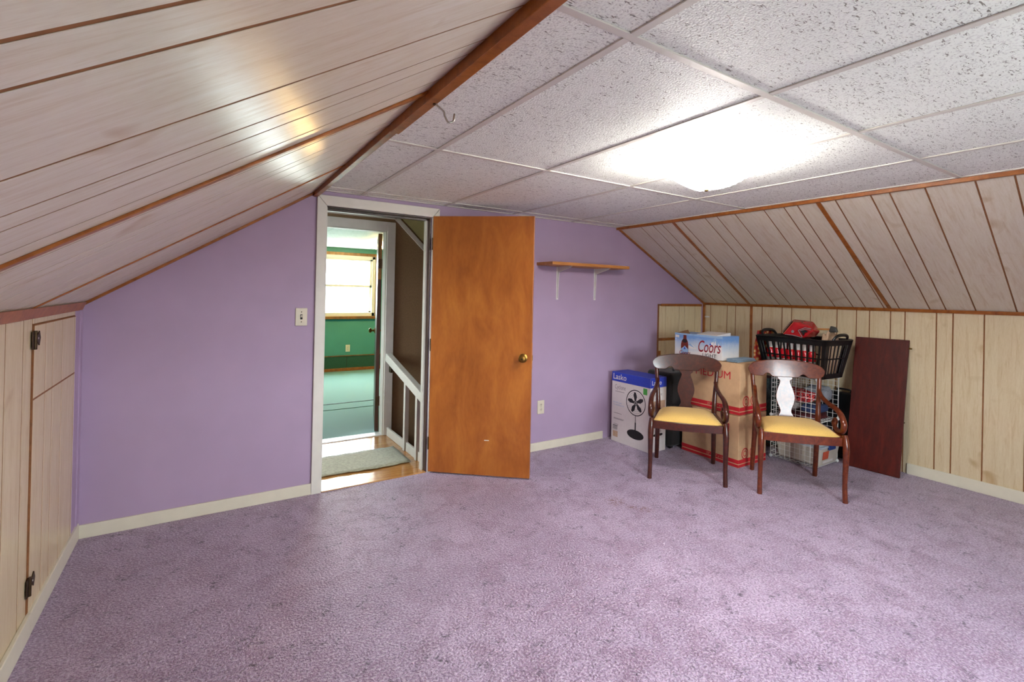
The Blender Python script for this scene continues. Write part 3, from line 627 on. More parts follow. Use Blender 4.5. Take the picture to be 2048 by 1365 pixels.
t = thing('green_room_lamp', 'warm glowing glass lamp on the green room ceiling', 'lamp', (1.42, 3.75, GC))
MB().lathe([(.10, 0), (.10, -.012), (.08, -.018)], (0, 0, 0), 24).build('pan', 'white_metal', t, True)
MB().lathe([(.11, -.03), (.107, -.045), (.085, -.07), (.045, -.088), (0, -.094)], (0, 0, 0), 24).build('shade', 'far_lamp_glow', t, True)

# ================================================================== THINGS IN THE ROOM
# ---- two scroll-arm chairs
def make_chair():
    t = thing('armchair', '', 'chair')
    for sx in (-1, 1):
        P = crom([(sx*.256, -.226, .445), (sx*.258, -.236, .41), (sx*.26, -.245, .35), (sx*.26, -.240, .25), (sx*.26, -.230, .12), (sx*.262, -.238, .0)], 5)
        MB().tube(P, lerpl([.015, .019, .021, .018, .0155, .0165], len(P)), 10, lerpl([.017, .02, .022, .019, .016, .017], len(P)), (0, 1, 0)).build('leg', 'mahogany', t, True)
        P = crom([(sx*.222, .262, 0), (sx*.219, .228, .2), (sx*.216, .195, .42), (sx*.22, .205, .55), (sx*.232, .232, .70), (sx*.236, .245, .78)], 5)
        st = MB().tube(P, lerpl([.017, .018, .02, .017, .015, .015], len(P)), 10, lerpl([.018, .019, .021, .018, .015, .014], len(P)), (0, 1, 0)).build('leg', 'mahogany', t, True)
        st['label'] = 'rear leg rising into the back stile'
        P = crom([(sx*.222, .213, .665), (sx*.230, .155, .622), (sx*.245, .06, .595), (sx*.258, -.04, .582), (sx*.264, -.125, .558), (sx*.266, -.175, .51), (sx*.265, -.165, .460), (sx*.262, -.115, .4395), (sx*.258, -.05, .446), (sx*.256, -.012, .478), (sx*.256, -.035, .510), (sx*.256, -.072, .503), (sx*.256, -.066, .480)], 5)
        MB().tube(P, lerpl([.012, .016, .017, .018, .019, .02, .019, .017, .015, .013, .011, .009, .007], len(P)), 10, lerpl([.014, .016, .016, .017, .019, .02, .019, .017, .015, .013, .011, .009, .007], len(P)), (1, 0, 0)).build('arm', 'mahogany', t, True)
    # seat rails
    m = MB(); N = 12
    for i in range(N+1):
        u = i/N*2-1; x = .245*u; y = -.235-.022*(1-u*u)
        for yy in (y, y+.024):
            for z in (.372, .428): m.v.append((x, yy, z))
    for i in range(N):
        a, b = i*4, i*4+4; m.f += [(a, b, b+1, a+1), (a+2, a+3, b+3, b+2), (a, a+2, b+2, b), (a+1, b+1, b+3, a+3)]
    m.f += [(0, 1, 3, 2), (N*4, N*4+2, N*4+3, N*4+1)]
    m.build('front_rail', 'mahogany', t, True, .002)
    for sx in (-1, 1): MB().bar((sx*.258, -.225, .4), (sx*.215, .19, .4), .022, .056).build('side_rail', 'mahogany', t, False, .002)
    MB().bar((-.21, .197, .4), (.21, .197, .4), .022, .056).build('back_rail', 'mahogany', t, False, .002)
    # cushion
    m = MB(); N = 14
    for lay in (0, 1):
        for j in range(N+1):
            for i in range(N+1):
                u, v = i/N*2-1, j/N*2-1
                hw = .243-(v+1)/2*.042; x = hw*u; y = -.222+(v+1)/2*.395-(.020*(1-u*u) if v < 0 else 0)*(-v if v < 0 else 0)
                e = max(abs(u), abs(v)); d = (1-e**6)
                m.v.append((x, y, .425+(.020+.034*(1-u**4)*(1-v**4) if lay else 0)*(d**.35 if lay else 1)))
    M_ = (N+1)*(N+1)
    for j in range(N):
        for i in range(N):
            k = j*(N+1)+i; m.f += [(M_+k, M_+k+1, M_+k+N+2, M_+k+N+1), (k, k+N+1, k+N+2, k+1)]
    ring = [i for i in range(N+1)]+[(N+1)*j+N for j in range(1, N+1)]+[N*(N+1)+i for i in range(N-1, -1, -1)]+[(N+1)*j for j in range(N-1, 0, -1)]
    m.f += [(ring[i], ring[(i+1) % len(ring)], M_+ring[(i+1) % len(ring)], M_+ring[i]) for i in range(len(ring))]
    m.build('seat_cushion', 'mustard', t, 70)
    # crest rail: bowed yoke with scalloped lower edge
    m = MB(); N = 48; HWc = .268
    for i in range(N+1):
        u = -1+2*i/N; a = abs(u)
        zt = .874-.040*a**2.4
        zb = .742+(.026*max(0, math.sin(math.pi*min(1, max(0, (a-.34)/.26)))) if .34 < a < .60 else 0)+(.004 if a >= .6 else 0)
        if a > .80:
            r = math.sqrt(max(0, 1-((a-.80)/.2)**2)); mid = .803; zt = mid+(zt-mid)*max(r, .12); zb = mid+(zb-mid)*max(r, .12)
        y0 = .222+.036*(1-u*u)
        for z in (zb, zt):
            yy = y0+(z-.74)*.18; m.v += [(HWc*u, yy-.011, z), (HWc*u, yy+.011, z)]
    for i in range(N):
        a, b = 4*i, 4*i+4; m.f += [(a, b, b+2, a+2), (a+1, a+3, b+3, b+1), (a, a+1, b+1, b), (a+2, b+2, b+3, a+3)]
    m.f += [(0, 2, 3, 1), (4*N, 4*N+1, 4*N+3, 4*N+2)]
    m.build('crest_rail', 'mahogany', t, 35, .004, 3)
    # vase splat
    prof = crom([(.062, 0, 0), (.060, .018, 0), (.042, .05, 0), (.040, .075, 0), (.060, .13, 0), (.066, .17, 0), (.056, .22, 0), (.040, .265, 0), (.036, .29, 0), (.052, .305, 0), (.052, .335, 0)], 4)
    pts = [(p.x, p.y) for p in prof]; out = pts+[(-x, z) for x, z in reversed(pts)]
    MB().slab([(x, .203+z*.178-.006, .425+z) for x, z in out], (0, .012, -.002)).build('splat', 'mahogany', t, 30, .002)
    return t
ch = make_chair(); ch.location = (2.435, -.985, 0); ch.rotation_euler.z = math.radians(-49.2); ch['group'] = 'scroll-arm chairs'
c2 = copy_tree(ch); c2.location = (2.884, -1.566, 0); c2.rotation_euler.z = math.radians(-47.8)
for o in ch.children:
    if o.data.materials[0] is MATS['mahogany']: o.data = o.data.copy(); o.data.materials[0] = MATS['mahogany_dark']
ch['label'] = 'dark mahogany armchair with yellow seat in front of the fan carton'
c2['label'] = 'mahogany armchair with yellow seat in front of the white wire rack'

# ---- carton of a pedestal fan
t = thing('fan_carton', 'tall white and blue printed carton of a pedestal fan against the lilac wall', 'carton', (2.607, -.312, 0), math.radians(1))
HX, HY_, FH = .103, .232, .640
MB().box(-HX, HX, -HY_, HY_, 0, FH).build('body', 'print_white', t, False, .002)
Rm, Um = (0, -1, 0), (0, 0, 1); O1 = (-HX, HY_, 0); O2 = (-HX, -HY_, 0); Rn = (1, 0, 0)
wA, wB = 2*HY_, 2*HX
decal('blue_band', 'print_blue', t, O1, Rm, Um, [[(0, FH-.085), (wA, FH-.085), (wA, FH), (0, FH)]])
decal('blue_band', 'print_blue', t, O2, Rn, Um, [[(0, FH-.085), (wB, FH-.085), (wB, FH), (0, FH)]])
decal('blue_top', 'print_blue', t, (-HX, -HY_, FH), (1, 0, 0), (0, 1, 0), [[(0, 0), (wB, 0), (wB, wA), (0, wA)]])
def on1(a, b, l=.0012): return (-HX-l, HY_-a, b)
def on2(a, b, l=.0012): return (-HX+a, -HY_-l, b)
lettering('lettering', 'Lasko', 'print_white', t, on1(.018, FH-.066), Rm, Um, .165, .052, 0, .012)
lettering('lettering', 'Lasko', 'print_white', t, on2(.02, FH-.062), Rn, Um, .12, .04, 0, .012)
lettering('lettering', 'Cyclone', 'print_grey', t, on1(.04, .475), Rm, Um, .135, .052, 0, -.004)
lettering('lettering', 'Cyclone', 'print_grey', t, on2(.03, .475), Rn, Um, .12, .036, 0, -.004)
lettering('lettering', 'Powerful, Quiet', 'print_ice', t, on1(.025, .355), Rm, Um, .105, .014); lettering('lettering', 'For Large Room Use', 'print_ice', t, on1(.025, .332), Rm, Um, .135, .014)
bars = [[(.03, z), (.03+w, z), (.03+w, z+.004), (.03, z+.004)] for z, w in ((.262, .10), (.215, .13), (.208, .12), (.16, .06))]
for q_ in bars+[[(.045, .462), (.16, .462), (.16, .466), (.045, .466)]]: decal('small_print', 'print_grey', t, O1, Rm, Um, [q_])
codes = [[(.022+k*.006, .112), (.0245+k*.006, .112), (.0245+k*.006, .148), (.022+k*.006, .148)] for k in range(10)]+[[(.02, .148), (.085, .148), (.085, .152), (.02, .152)]]
decal('bar_code', 'print_black', t, O1, Rm, Um, codes)
decal('label_patch', 'paper_tan', t, O1, Rm, Um, [[(.022, .045), (.085, .045), (.085, .098), (.022, .098)]])
decal('green_mark', 'print_green', t, O1, Rm, Um, [[(.385, .49), (.43, .49), (.43, .545), (.385, .545)]])
def fanart(R, U, O, cx, cz, r, base_z, sx=1):
    P = [q for q in ringpolys(cx, cz, r, r*.93, 36, sx)]
    for rr in (.8, .66, .52): P += ringpolys(cx, cz, r*rr, r*(rr-.012), 30, sx)
    for k in range(5):
        a = math.radians(100+72*k); c, s_ = math.cos(a), math.sin(a)
        P.append([(cx+sx*(c*d-s_*w)*r, cz+(s_*d+c*w)*r) for d, w in ((.2, -.08), (.45, -.2), (.78, -.13), (.84, .02), (.6, .14), (.2, .1))])
    P.append([(x*sx+cx, y+cz) for x, y in disc(0, 0, r*.2, r*.2)])
    P.append([(cx-r*.03, base_z), (cx+r*.03, base_z), (cx+r*.03, cz-r), (cx-r*.03, cz-r)]); P.append([(cx-r*.06, base_z), (cx+r*.06, base_z), (cx+r*.06, (cz-r)*.6+base_z*.4), (cx-r*.06, (cz-r)*.6+base_z*.4)])
    P.append([(x+cx, y+base_z-.02) for x, y in disc(0, 0, r*.86, r*.36)])
    decal('fan_picture', 'print_black', t, O, R, U, P, .0009)
fanart(Rm, Um, O1, .30, .40, .115, .14)
decal('fan_hub', 'print_white', t, O1, Rm, Um, ringpolys(.30, .40, .014, .010, 16), .0013)
decal('inset_photo', 'paper_tan', t, O2, Rn, Um, [[(.03, .345), (.19, .345), (.19, .44), (.03, .44)]])
fanart(Rn, Um, O2, .095, .385, .036, .345); fanart(Rn, Um, O2, .07, .235, .030, .165); fanart(Rn, Um, O2, .14, .235, .030, .165)

# ---- moving boxes
def moving_box(label, loc, rz, top):
    t = thing('moving_box', label, 'cardboard box', loc, rz, 'cardboard moving boxes'); a, b, h = .19, .275, .408
    MB().box(-a, a, -b, b, 0, h).build('body', 'cardboard', t, False, .004)
    MB().box(-a+.002, a-.002, -.003, .003, h-.001, h+.0012).build('flap_seam', 'cardboard_dark', t)
    MB().box(-a+.001, a-.001, -b-.001, -b+.05, h, h+.003).build('flap', 'cardboard', t, False, .001, 1)
    for O, R, w in (((-a, b, 0), (0, -1, 0), 2*b), ((-a, -b, 0), (1, 0, 0), 2*a)):
        decal('red_stripe', 'print_red', t, O, R, Um, [[(.0, .004), (w, .004), (w, .026), (0, .026)], [(0, .033), (w, .033), (w, .064), (0, .064)]])
    lettering('lettering', '22" x 15" x 16"', 'cardboard', t, (-a-.0014, .02, .039), Rm, Um, .17, .018)
    lettering('lettering', 'MEDIUM', 'print_red', t, (-a-.0012, .14, .275), Rm, Um, .33, .062)
    decal('emblem', 'print_red', t, (-a, -b, 0), (1, 0, 0), Um, ringpolys(.085, .105, .045, .036, 28)+ringpolys(.085, .105, .024, .017, 22)+ringpolys(.19, .105, .042, .034, 28)+ringpolys(.19, .105, .022, .016, 22), .0012)
    return t
moving_box('cardboard moving box with red stripes standing on the carpet, lower of two', (3.04, -.884, 0), 0, False)
moving_box('cardboard moving box with red stripes under the beer carton, upper of two', (3.043, -.880, .413), math.radians(.6), True)

# ---- beer carton
t = thing('beer_carton', 'pale blue beer carton with red script lettering on the cardboard boxes', 'carton', (2.985, -.738, .825), math.radians(0))
a, b, h = .115, .245, .198
MB().box(-a, a, -b, b, 0, h).build('body', 'carton_print', t, False, .003)
O = (-a, b, 0)
mt = [[(.24, .03), (.30, .075), (.33, .06), (.38, .14), (.42, .185), (.45, .14), (.47, .155), (.485, .12), (.488, .03)], [(.12, .07), (.17, .115), (.2, .10), (.24, .07)]]
decal('mountain_picture', 'print_white', t, O, Rm, Um, mt, .0006)
decal('mountain_shade', 'print_ice', t, O, Rm, Um, [[(.38, .14), (.42, .185), (.43, .17), (.405, .12), (.41, .15)], [(.42, .185), (.45, .14), (.445, .10), (.43, .13)], [(.45, .14), (.47, .155), (.488, .11), (.47, .12)], [(.15, .10), (.17, .115), (.215, .08), (.18, .09)], [(0, .185), (.49, .18), (.49, .198), (0, .198)]], .0009)
for q_ in ([(.365, .118), (.385, .118), (.375, .138)], [(.10, .058), (.122, .058), (.111, .085)]): decal('blue_peak', 'print_blue', t, O, Rm, Um, [q_], .0011)
decal('bottle_picture', 'print_amber', t, O, Rm, Um, [[(.07, .0), (.15, .0), (.15, .10), (.143, .13), (.13, .15), (.128, .19), (.096, .19), (.094, .15), (.078, .13), (.07, .10)]], .0008)
decal('bottle_label', 'print_black', t, O, Rm, Um, [disc(.11, .132, .027, .016)], .001)
decal('bottle_snow', 'print_ice', t, O, Rm, Um, [[(.072, .02), (.148, .02), (.148, .06), (.13, .075), (.112, .09), (.095, .075), (.072, .06)]], .001)
decal('corner_note', 'print_white', t, O, Rm, Um, [[(.008, .158), (.05, .155), (.05, .178), (.008, .181)]], .0011)
lettering('lettering', 'Coors', 'print_maroon', t, (-a-.0016, b-.255, .052), (0, -1, .02), Um, .222, .100, .25, .008)
lettering('lettering', 'LIGHT', 'print_black', t, (-a-.0016, b-.30, .016), Rm, Um, .135, .030, 0, .006)
lettering('lettering', 'Coors', 'print_maroon', t, (-a-.0018, b-.055, .012), Rm, Um, .12, .034, .25, .006)
MB().slab([(-a+.004, b-.02, h), (-a+.004, b-.16, h), (-a+.05, b-.10, h+.03)], (.004, 0, .001)).build('torn_flap', 'cardboard_dark', t)
MB().hexa([(-.1, -.18, h), (-.1, .02, h), (.06, .03, h), (.06, -.2, h), (-.095, -.18, h+.004), (-.095, .02, h+.004), (.06, .03, h+.022), (.06, -.2, h+.024)]).build('top_flap', 'print_white', t)
t = thing('folded_cloth', 'folded slate blue cloth lying on the upper cardboard box beside the beer carton', 'cloth', (3.02, -1.055, .825))
for k in range(3): MB().box(-.13+.006*k, .13-.004*k, -.055+.004*k, .05, .008*k, .008*k+.0075).build('fold', 'slate_blue', t, False, .003)

# ---- black suitcase between the cartons
t = thing('suitcase', 'black fabric suitcase standing between fan carton and cardboard boxes', 'suitcase', (2.945, -.425, 0), math.radians(0))
MB().box(-.205, .205, -.145, .145, .02, .67).build('shell', 'black_fabric', t, True, .03, 4)
MB().box(-.195, .195, -.152, -.12, .30, .58).build('front_pocket', 'black_fabric', t, False, .01)
MB().tube(crom([(-.06, -.05, .665), (-.06, -.05, .695), (0, -.05, .702), (.06, -.05, .695), (.06, -.05, .665)], 4), .01, 8).build('handle', 'black_plastic', t, True)
for x in (-.16, .16):
    for y in (-.11, .11): MB().lathe([(.022, -.012), (.022, .012)], (x, y, .022), 14, 'x').build('wheel', 'black_plastic', t, True)
for z in (.2, .42): MB().box(-.207, -.2, -.12, .12, z, z+.008).build('zip', 'slot_dark', t)

# ---- dark wooden leaf leaning on the knee wall
e1 = Vector((.033, -.363, 0)).normalized(); n1 = Vector((0, 0, 1)); tilt = math.atan2(.19, 1.04)
ex = Vector((-e1.y, e1.x, 0)) if (-e1.y) > 0 else Vector((e1.y, -e1.x, 0)); up_ = (Vector((0, 0, 1))*math.cos(tilt)+ex*math.sin(tilt)); nn = e1.cross(up_)
t = thing('table_leaf', 'dark mahogany table leaf leaning upright on the whitewashed knee wall', 'table leaf', (3.696, -1.560, 0))
A = [Vector((0, 0, .0)), e1*.367, e1*.367+up_*1.055, up_*1.055]
MB().slab([p+Vector((0, 0, .004)) for p in A], ex*.02).build('panel', 'leaf_wood', t, False, .004, 3)
MB().tube([A[1]+up_*.99+ex*.01+Vector((0, 0, .004)), A[1]+up_*.99+ex*.01+e1*.018+Vector((0, 0, .004))], .006, 10).build('dowel_pin', 'brass', t, True)
MB().tube([A[1]+up_*.42+ex*.01, A[1]+up_*.42+ex*.01+e1*.006], .005, 10).build('dowel_pin', 'bronze', t, True)

# ---- white wire rack
RX0, RX1, RY0, RY1 = 3.362, 3.715, -1.492, -1.124
t = thing('wire_rack', 'white wire cube rack carrying the laundry basket', 'rack', ((RX0+RX1)/2, (RY0+RY1)/2, 0))
hx, hy = (RX1-RX0)/2, (RY1-RY0)/2; Z3 = (.014, .362, .710)
def wire_panel(o, a, b, name='wire_panel'):
    o, a, b = Vector(o), Vector(a), Vector(b); m = MB()
    for k in range(10):
        f = k/9; r = .0036 if k in (0, 9) else .0021
        m.tube([o+a*f, o+a*f+b], r, 5); m.tube([o+b*f, o+b*f+a], r, 5)
    return m.build(name, 'white_metal', t, True)
for z0, z1 in zip(Z3[:-1], Z3[1:]):
    wire_panel((-hx, hy, z0), (0, -2*hy, 0), (0, 0, z1-z0)); wire_panel((hx, hy, z0), (0, -2*hy, 0), (0, 0, z1-z0)); wire_panel((-hx, hy, z0), (2*hx, 0, 0), (0, 0, z1-z0))
for z in Z3: wire_panel((-hx, hy, z), (0, -2*hy, 0), (2*hx, 0, 0), 'wire_shelf')
for x in (-hx, hx):
    for y in (-hy, hy):
        for z in Z3: MB().ball((x, y, z if z > .02 else .015), .0145, 12).build('ball_joint', 'white_plastic', t, True)

# ---- things in the rack
t = thing('storage_bin', 'plastic storage bin with pale lid and blue latch low in the wire rack', 'bin', (3.545, -1.335, .018))
MB().hexa([(-.14, -.165, 0), (.14, -.165, 0), (.14, .165, 0), (-.14, .165, 0), (-.158, -.183, .145), (.158, -.183, .145), (.158, .183, .145), (-.158, .183, .145)]).build('tub', 'bin_body', t, False, .012, 3)
ld = MB().box(-.166, .166, -.192, .192, .143, .16).box(-.15, .15, -.175, .175, .16, .172).build('lid', 'bin_lid', t, False, .006, 3)
MB().box(-.05, .05, -.202, -.186, .125, .176).build('latch', 'latch_blue', t, False, .004); MB().box(-.05, .05, .186, .202, .125, .176).build('latch', 'latch_blue', t, False, .004)
lb = MB().hexa([(-.11, -.1745, .05), (-.02, -.1745, .05), (-.02, -.1735, .05), (-.11, -.1735, .05), (-.11, -.183, .115), (-.02, -.183, .115), (-.02, -.181, .115), (-.11, -.181, .115)]).build('label', 'label_orange', t)
MB().hexa([(-.10, -.171, .02), (.06, -.171, .02), (.06, -.169, .02), (-.10, -.169, .02), (-.10, -.1735, .038), (.06, -.1735, .038), (.06, -.172, .038), (-.10, -.172, .038)]).build('label', 'print_white', t)
def soft(name, mat, label, cat, c, s, seed, parts=(), rz=0, group=None, amp=.12):
    """soft folded bundle: rounded box with creases; c = centre of its base"""
    rnd = random.Random(seed); t = thing(name, label, cat, c, rz, group); n, k = 28, 14; m = MB()
    ph = [rnd.uniform(0, 6.28) for _ in range(6)]
    sg = lambda v, p: math.copysign(abs(v)**p, v)
    for i in range(k+1):
        th = math.pi*i/k-math.pi/2
        for j in range(n):
            a = 2*math.pi*j/n; x = sg(math.cos(th), .45)*sg(math.cos(a), .5); y = sg(math.cos(th), .45)*sg(math.sin(a), .5); z = sg(math.sin(th), .6)
            w = 1+amp*(.5*math.sin(5*x+3*z+ph[0])*math.sin(4*y+ph[1])+.4*math.sin(9*z+2*x+ph[2])+.3*math.sin(7*y+5*x+ph[3]))
            m.v.append((x*s[0]*(1+(w-1)*.5), y*s[1]*(1+(w-1)*.5), max(0, (z*.5+.5)*2*s[2]*w)))
    m.f = [(i*n+j, i*n+(j+1) % n, (i+1)*n+(j+1) % n, (i+1)*n+j) for i in range(k) for j in range(n)]
    m.build('bundle', mat, t, 80); return t
SH = .3645
g = 'garments in the wire rack'
soft('folded_garment', 'maroon_fabric', 'dark maroon folded garment at the bottom of the clothes in the wire rack', 'garment', (3.53, -1.30, SH), (.145, .165, .028), 1, group=g)
soft('folded_garment', 'blue_fabric', 'navy blue garment bulging out at the open side of the wire rack', 'garment', (3.50, -1.41, SH+.064), (.115, .075, .03), 2, group=g)
soft('folded_garment', 'yellow_fabric', 'mustard yellow garment under the navy one in the wire rack', 'garment', (3.62, -1.43, SH+.0), (.07, .055, .026), 8, group=g) if 0 else None
soft('folded_garment', 'white_fabric', 'white garment in the middle of the clothes in the wire rack', 'garment', (3.51, -1.225, SH+.064), (.12, .085, .030), 3, group=g)
soft('folded_garment', 'jersey_print', 'red and black printed jersey on top of the clothes in the wire rack', 'garment', (3.46, -1.28, SH+.134), (.078, .14, .050), 4, group=g)
soft('folded_garment', 'grey_fabric', 'grey garment heaped behind the printed jersey in the wire rack', 'garment', (3.632, -1.37, SH+.134), (.065, .095, .06), 5, group=g)
t = thing('framed_picture', 'dark framed picture leaning between cardboard boxes and wire rack', 'picture', (3.62, -.80, 0), 0, None, (0, math.radians(16), 0))
MB().box(-.012, .0, -.24, .24, .012, .62).build('print', 'picture_print', t)
for bx in ((-.02, .004, -.262, -.238, .004, .64), (-.02, .004, .238, .262, .004, .64), (-.02, .004, -.24, .24, .004, .03), (-.02, .004, -.24, .24, .616, .64)): MB().box(*bx).build('frame_bar', 'dark_wood', t, False, .003)
t = thing('flat_case', 'flat black case standing behind the wire rack and the dark wooden leaf', 'case', (3.885, -1.46, 0))
MB().box(-.028, .028, -.20, .20, .0, .56).build('shell', 'black_plastic', t, False, .012, 3); MB().tube(crom([(0, -.05, .558), (0, -.045, .585), (0, .045, .585), (0, .05, .558)], 4), .007, 8).build('handle', 'black_plastic', t, True)
MB().box(-.031, -.027, -.16, -.145, .2, .36).build('clasp', 'steel', t, False, .001)

# ---- laundry basket
BZ = .716; t = thing('laundry_basket', 'black plastic laundry basket with slotted sides heaped with things', 'basket', (3.535, -1.285, BZ), math.radians(-90-3))
def bp(side, s, q, off=0):
    """point on basket wall: side 0..3, s in -1..1 along the side, q height 0..1"""
    L, Wd, hh = .25+.052*q, .14+.058*q, .31*q
    L += off; Wd += off
    return Vector({0: (s*L, -Wd, hh), 1: (L, s*Wd, hh), 2: (-s*L, Wd, hh), 3: (-L, -s*Wd, hh)}[side])
def strip(s0, s1, q0, q1, side, th=.004):
    m = MB(); o = [bp(side, s0, q0), bp(side, s1, q0), bp(side, s1, q1), bp(side, s0, q1)]; i_ = [bp(side, s0, q0, -th), bp(side, s1, q0, -th), bp(side, s1, q1, -th), bp(side, s0, q1, -th)]
    return m.hexa(i_+o)
MB().hexa([bp(0, -1, 0), bp(0, 1, 0), bp(2, -1, 0), bp(2, 1, 0), bp(0, -1, .02), bp(0, 1, .02), bp(2, -1, .02), bp(2, 1, .02)]).build('base', 'black_plastic', t, False, .003)
for sd in range(4):
    strip(-1, 1, .0, .13, sd).build('lower_band', 'black_plastic', t, False, .001, 1)
    strip(-1, 1, .86, 1.0, sd, .005).build('upper_band', 'black_plastic', t, False, .001, 1)
    strip(-1, 1, .50, .535, sd, .006).build('middle_band', 'black_plastic', t, False, .001, 1)
    ns = 11 if sd % 2 == 0 else 5; lim = .84 if sd % 2 == 0 else .58
    for k in range(ns):
        s_ = -lim+2*lim*k/(ns-1); strip(s_-.028*(1 if sd % 2 == 0 else 1.7), s_+.028*(1 if sd % 2 == 0 else 1.7), .12, .87, sd).build('slat', 'black_plastic', t, False, .0008, 1)
    for sg_ in (-1, 1):
        q = .90 if sd % 2 == 0 else .70
        a0, a1 = (q, 1) if sg_ > 0 else (-1, -q); strip(a0, a1, .0, 1, sd).build('corner_panel', 'black_plastic', t, False, .002, 1)
P = [bp(0, -1, 1, .008), bp(0, 1, 1, .008), bp(2, -1, 1, .008), bp(2, 1, 1, .008)]
rim = []
for k in range(4):
    a, b = P[k], P[(k+1) % 4]; d = (b-a).normalized(); c = P[(k-1) % 4]; e = (a-c).normalized()
    rim += [a-e*.05, a-e*.018+d*.018-Vector((0, 0, 0)), a+d*.05]
rim.append(rim[0]); MB().tube(rim, .009, 8, .006).build('rim', 'black_plastic', t, True)
for sx in (-1, 1):
    MB().tube(crom([(sx*.300, -.10, .31), (sx*.312, -.085, .338), (sx*.318, -.04, .352), (sx*.318, .04, .352), (sx*.312, .085, .338), (sx*.300, .10, .31)], 5), .013, 10, .009, (1, 0, 0)).build('handle', 'black_plastic', t, True)
ba = math.radians(-93)
def bw(x, y, z): return (3.535+x*math.cos(ba)-y*math.sin(ba), -1.285+x*math.sin(ba)+y*math.cos(ba), BZ+z)
can = thing('spray_can', '', 'can', (0, 0, 0), 0, 'red cans in the laundry basket')
MB().lathe([(.0, 0), (.027, 0), (.029, .004), (.029, .15), (.027, .158), (.018, .17), (0, .17)], (0, 0, 0), 16).build('body', 'can_red', can, True)
MB().lathe([(.0195, .168), (.0195, .205), (.016, .21), (0, .21)], (0, 0, 0), 14).build('cap', 'print_white', can, True)
MB().lathe([(.0294, .06), (.0294, .10)], (0, 0, 0), 16).build('label', 'silver_paint', can, True)
for k in range(7):
    o = can if k == 0 else copy_tree(can); o.scale = (1, 1, 1.2); o.location = bw(-.217+.0595*k, -.103+.003*(k % 2), .0075); o.rotation_euler.z = k*1.3
    o['label'] = 'red can in the laundry basket, %s from the flower print cloth' % ('nearest one', 'second one', 'third one', 'fourth one', 'fifth one', 'sixth one', 'last one')[k]
t = soft('paper_bag', 'paper_tan', 'crumpled tan paper bag sticking out of the laundry basket', 'bag', bw(.207, .03, .0075), (.034, .098, .172), 11, rz=ba, amp=.1)
t = soft('cloth_bundle', 'maroon_fabric', 'dark red cloth bundle under the welding helmet in the laundry basket', 'cloth', bw(-.065, .055, .0075), (.125, .07, .146), 12, rz=ba, amp=.06)
# welding helmet: local a = along the basket, b = depth, c = up
t = thing('welding_helmet', 'shiny red welding helmet with silver stripes on top of the laundry basket', 'helmet', bw(-.035, -.085, .312), math.radians(-90)); t.scale = (1.12, 1.0, 1.12)
V = dict(F1=(0, 0, .112), F2=(-.072, -.01, .012), F3=(.085, -.012, -.0), F4=(.145, .012, .058), F5=(.118, .02, .088), L1=(-.045, .10, .130), L2=(-.132, .10, .02), T1=(.085, .15, .118), T2=(.14, .14, .05), B1=(.10, .15, 0), B2=(-.07, .18, .02), L3=(-.06, .19, .1))
def poly(names, off=0):
    return [Vector(V[n]) for n in names]
m = MB(); ks = list(V); m.v = [V[k] for k in ks]; ix = {k: i for i, k in enumerate(ks)}
for f_ in (('F1', 'F2', 'F3', 'F4', 'F5'), ('F1', 'F5', 'T1', 'L1'), ('F5', 'F4', 'T2', 'T1'), ('F4', 'F3', 'B1', 'T2'), ('F2', 'L2', 'B2', 'B1', 'F3'), ('L1', 'T1', 'L3'), ('T1', 'T2', 'B1', 'B2', 'L3'), ('L1', 'L3', 'B2', 'L2')): m.f.append(tuple(ix[k] for k in f_))
m.f.append(tuple(ix[k] for k in ('F1', 'L1', 'L2', 'F2')))
m.build('shell', 'helmet_red', t, False, .012, 4)
vn = (Vector(V['L1'])-Vector(V['F1'])).cross(Vector(V['F2'])-Vector(V['F1'])).normalized(); vn = -vn if vn.x > 0 else vn
q = [Vector(V[k]) for k in ('F1', 'L1', 'L2', 'F2')]; c0 = sum(q, Vector())/4
MB().slab([c0+(p-c0)*.82+vn*.0015 for p in q], vn*.005).build('visor', 'helmet_dark', t, False, .003)
F = [Vector(V[k]) for k in ('F1', 'F2', 'F3')]; fr = (F[2]-F[1]).normalized(); fn = fr.cross((F[0]-F[1])).normalized(); fn = -fn if fn.y > 0 else fn; fu = fn.cross(fr); fu = -fu if fu.z < 0 else fu
fo = F[1]+fn*.0022
decal('knob_mark', 'print_grey', t, fo, fr, fu, [disc(.075, .035, .011, .011, 16)], .004)
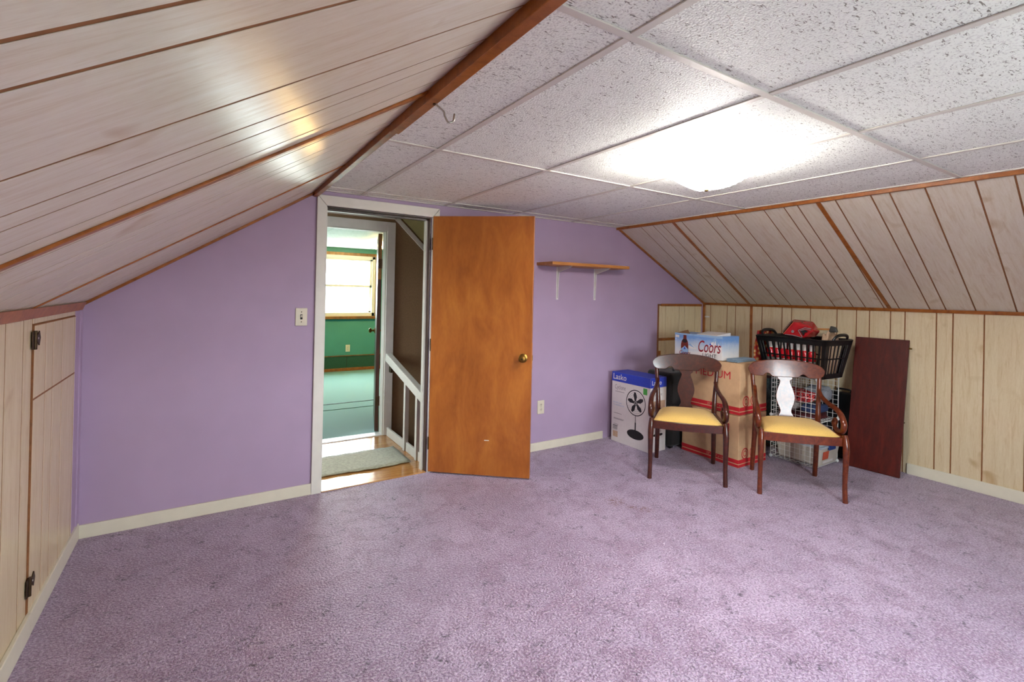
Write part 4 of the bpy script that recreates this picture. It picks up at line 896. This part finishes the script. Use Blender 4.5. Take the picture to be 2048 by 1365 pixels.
def sline(pts, w): 
    out = []
    for (x0, y0), (x1, y1) in zip(pts[:-1], pts[1:]):
        d = Vector((x1-x0, y1-y0)).normalized(); nx_, ny_ = -d.y*w/2, d.x*w/2; out.append([(x0-nx_, y0-ny_), (x1-nx_, y1-ny_), (x1+nx_, y1+ny_), (x0+nx_, y0+ny_)])
    return out
decal('silver_stripe', 'silver_paint', t, fo, fr, fu, sline([(.205, .075), (.16, .075), (.115, .05), (.152, .004)], .005)+sline([(.203, .064), (.165, .064), (.128, .048)], .0035)+sline([(.02, .005), (.08, .008), (.15, .0)], .004), .0045)
decal('black_flash', 'print_black', t, fo, fr, fu, [[(.13, .047), (.165, .06), (.19, .05), (.165, .04), (.16, .012)]], .0043)
MB().slab([F[0]+Vector((.004, -.004, 0)), F[1]+Vector((.004, -.004, .004)), F[1]+Vector((.009, -.004, .004)), F[0]+Vector((.009, -.004, 0))], (0, -.002, 0)).build('edge_highlight_strip', 'label_orange', t)
# mallet
t = thing('mallet', 'wooden handled mallet with a black head on the tan paper bag', 'mallet', bw(.19, .05, .368), math.radians(-75))
MB().tube([(-.085, .0, .018), (.03, 0, .022)], .008, 10).build('handle', 'shelf_wood', t, True)
MB().hexa([(.0, -.03, .0), (.06, -.03, -.0), (.06, .03, -.0), (.0, .03, .0), (.012, -.028, .05), (.05, -.028, .04), (.05, .028, .04), (.012, .028, .05)]).build('head', 'black_plastic', t, False, .005, 2)
# cloth hung over the end of the basket
t = thing('flower_print_cloth', 'red and yellow flower print cloth draped over the end of the laundry basket', 'cloth', (3.56, -.948, BZ))
m = MB(); n, k = 12, 16
for j in range(k+1):
    for i in range(n+1):
        u = i/n; v = j/k
        if v < .25: y, z = -.006+.018*(v/.25), .345+.004*math.sin(u*9)
        else: y, z = .012+.020*math.sin(u*11+v*3)*(v-.2)+.025*(v-.25), .345-(v-.25)*.40
        m.v.append((-.13+.26*u+.01*math.sin(v*7), y+.0, z))
m.f = [(j*(n+1)+i, j*(n+1)+i+1, (j+1)*(n+1)+i+1, (j+1)*(n+1)+i) for j in range(k) for i in range(n)]
o = m.build('drape', 'flower_print', t, 80); so = o.modifiers.new('thickness', 'SOLIDIFY'); so.thickness = .006
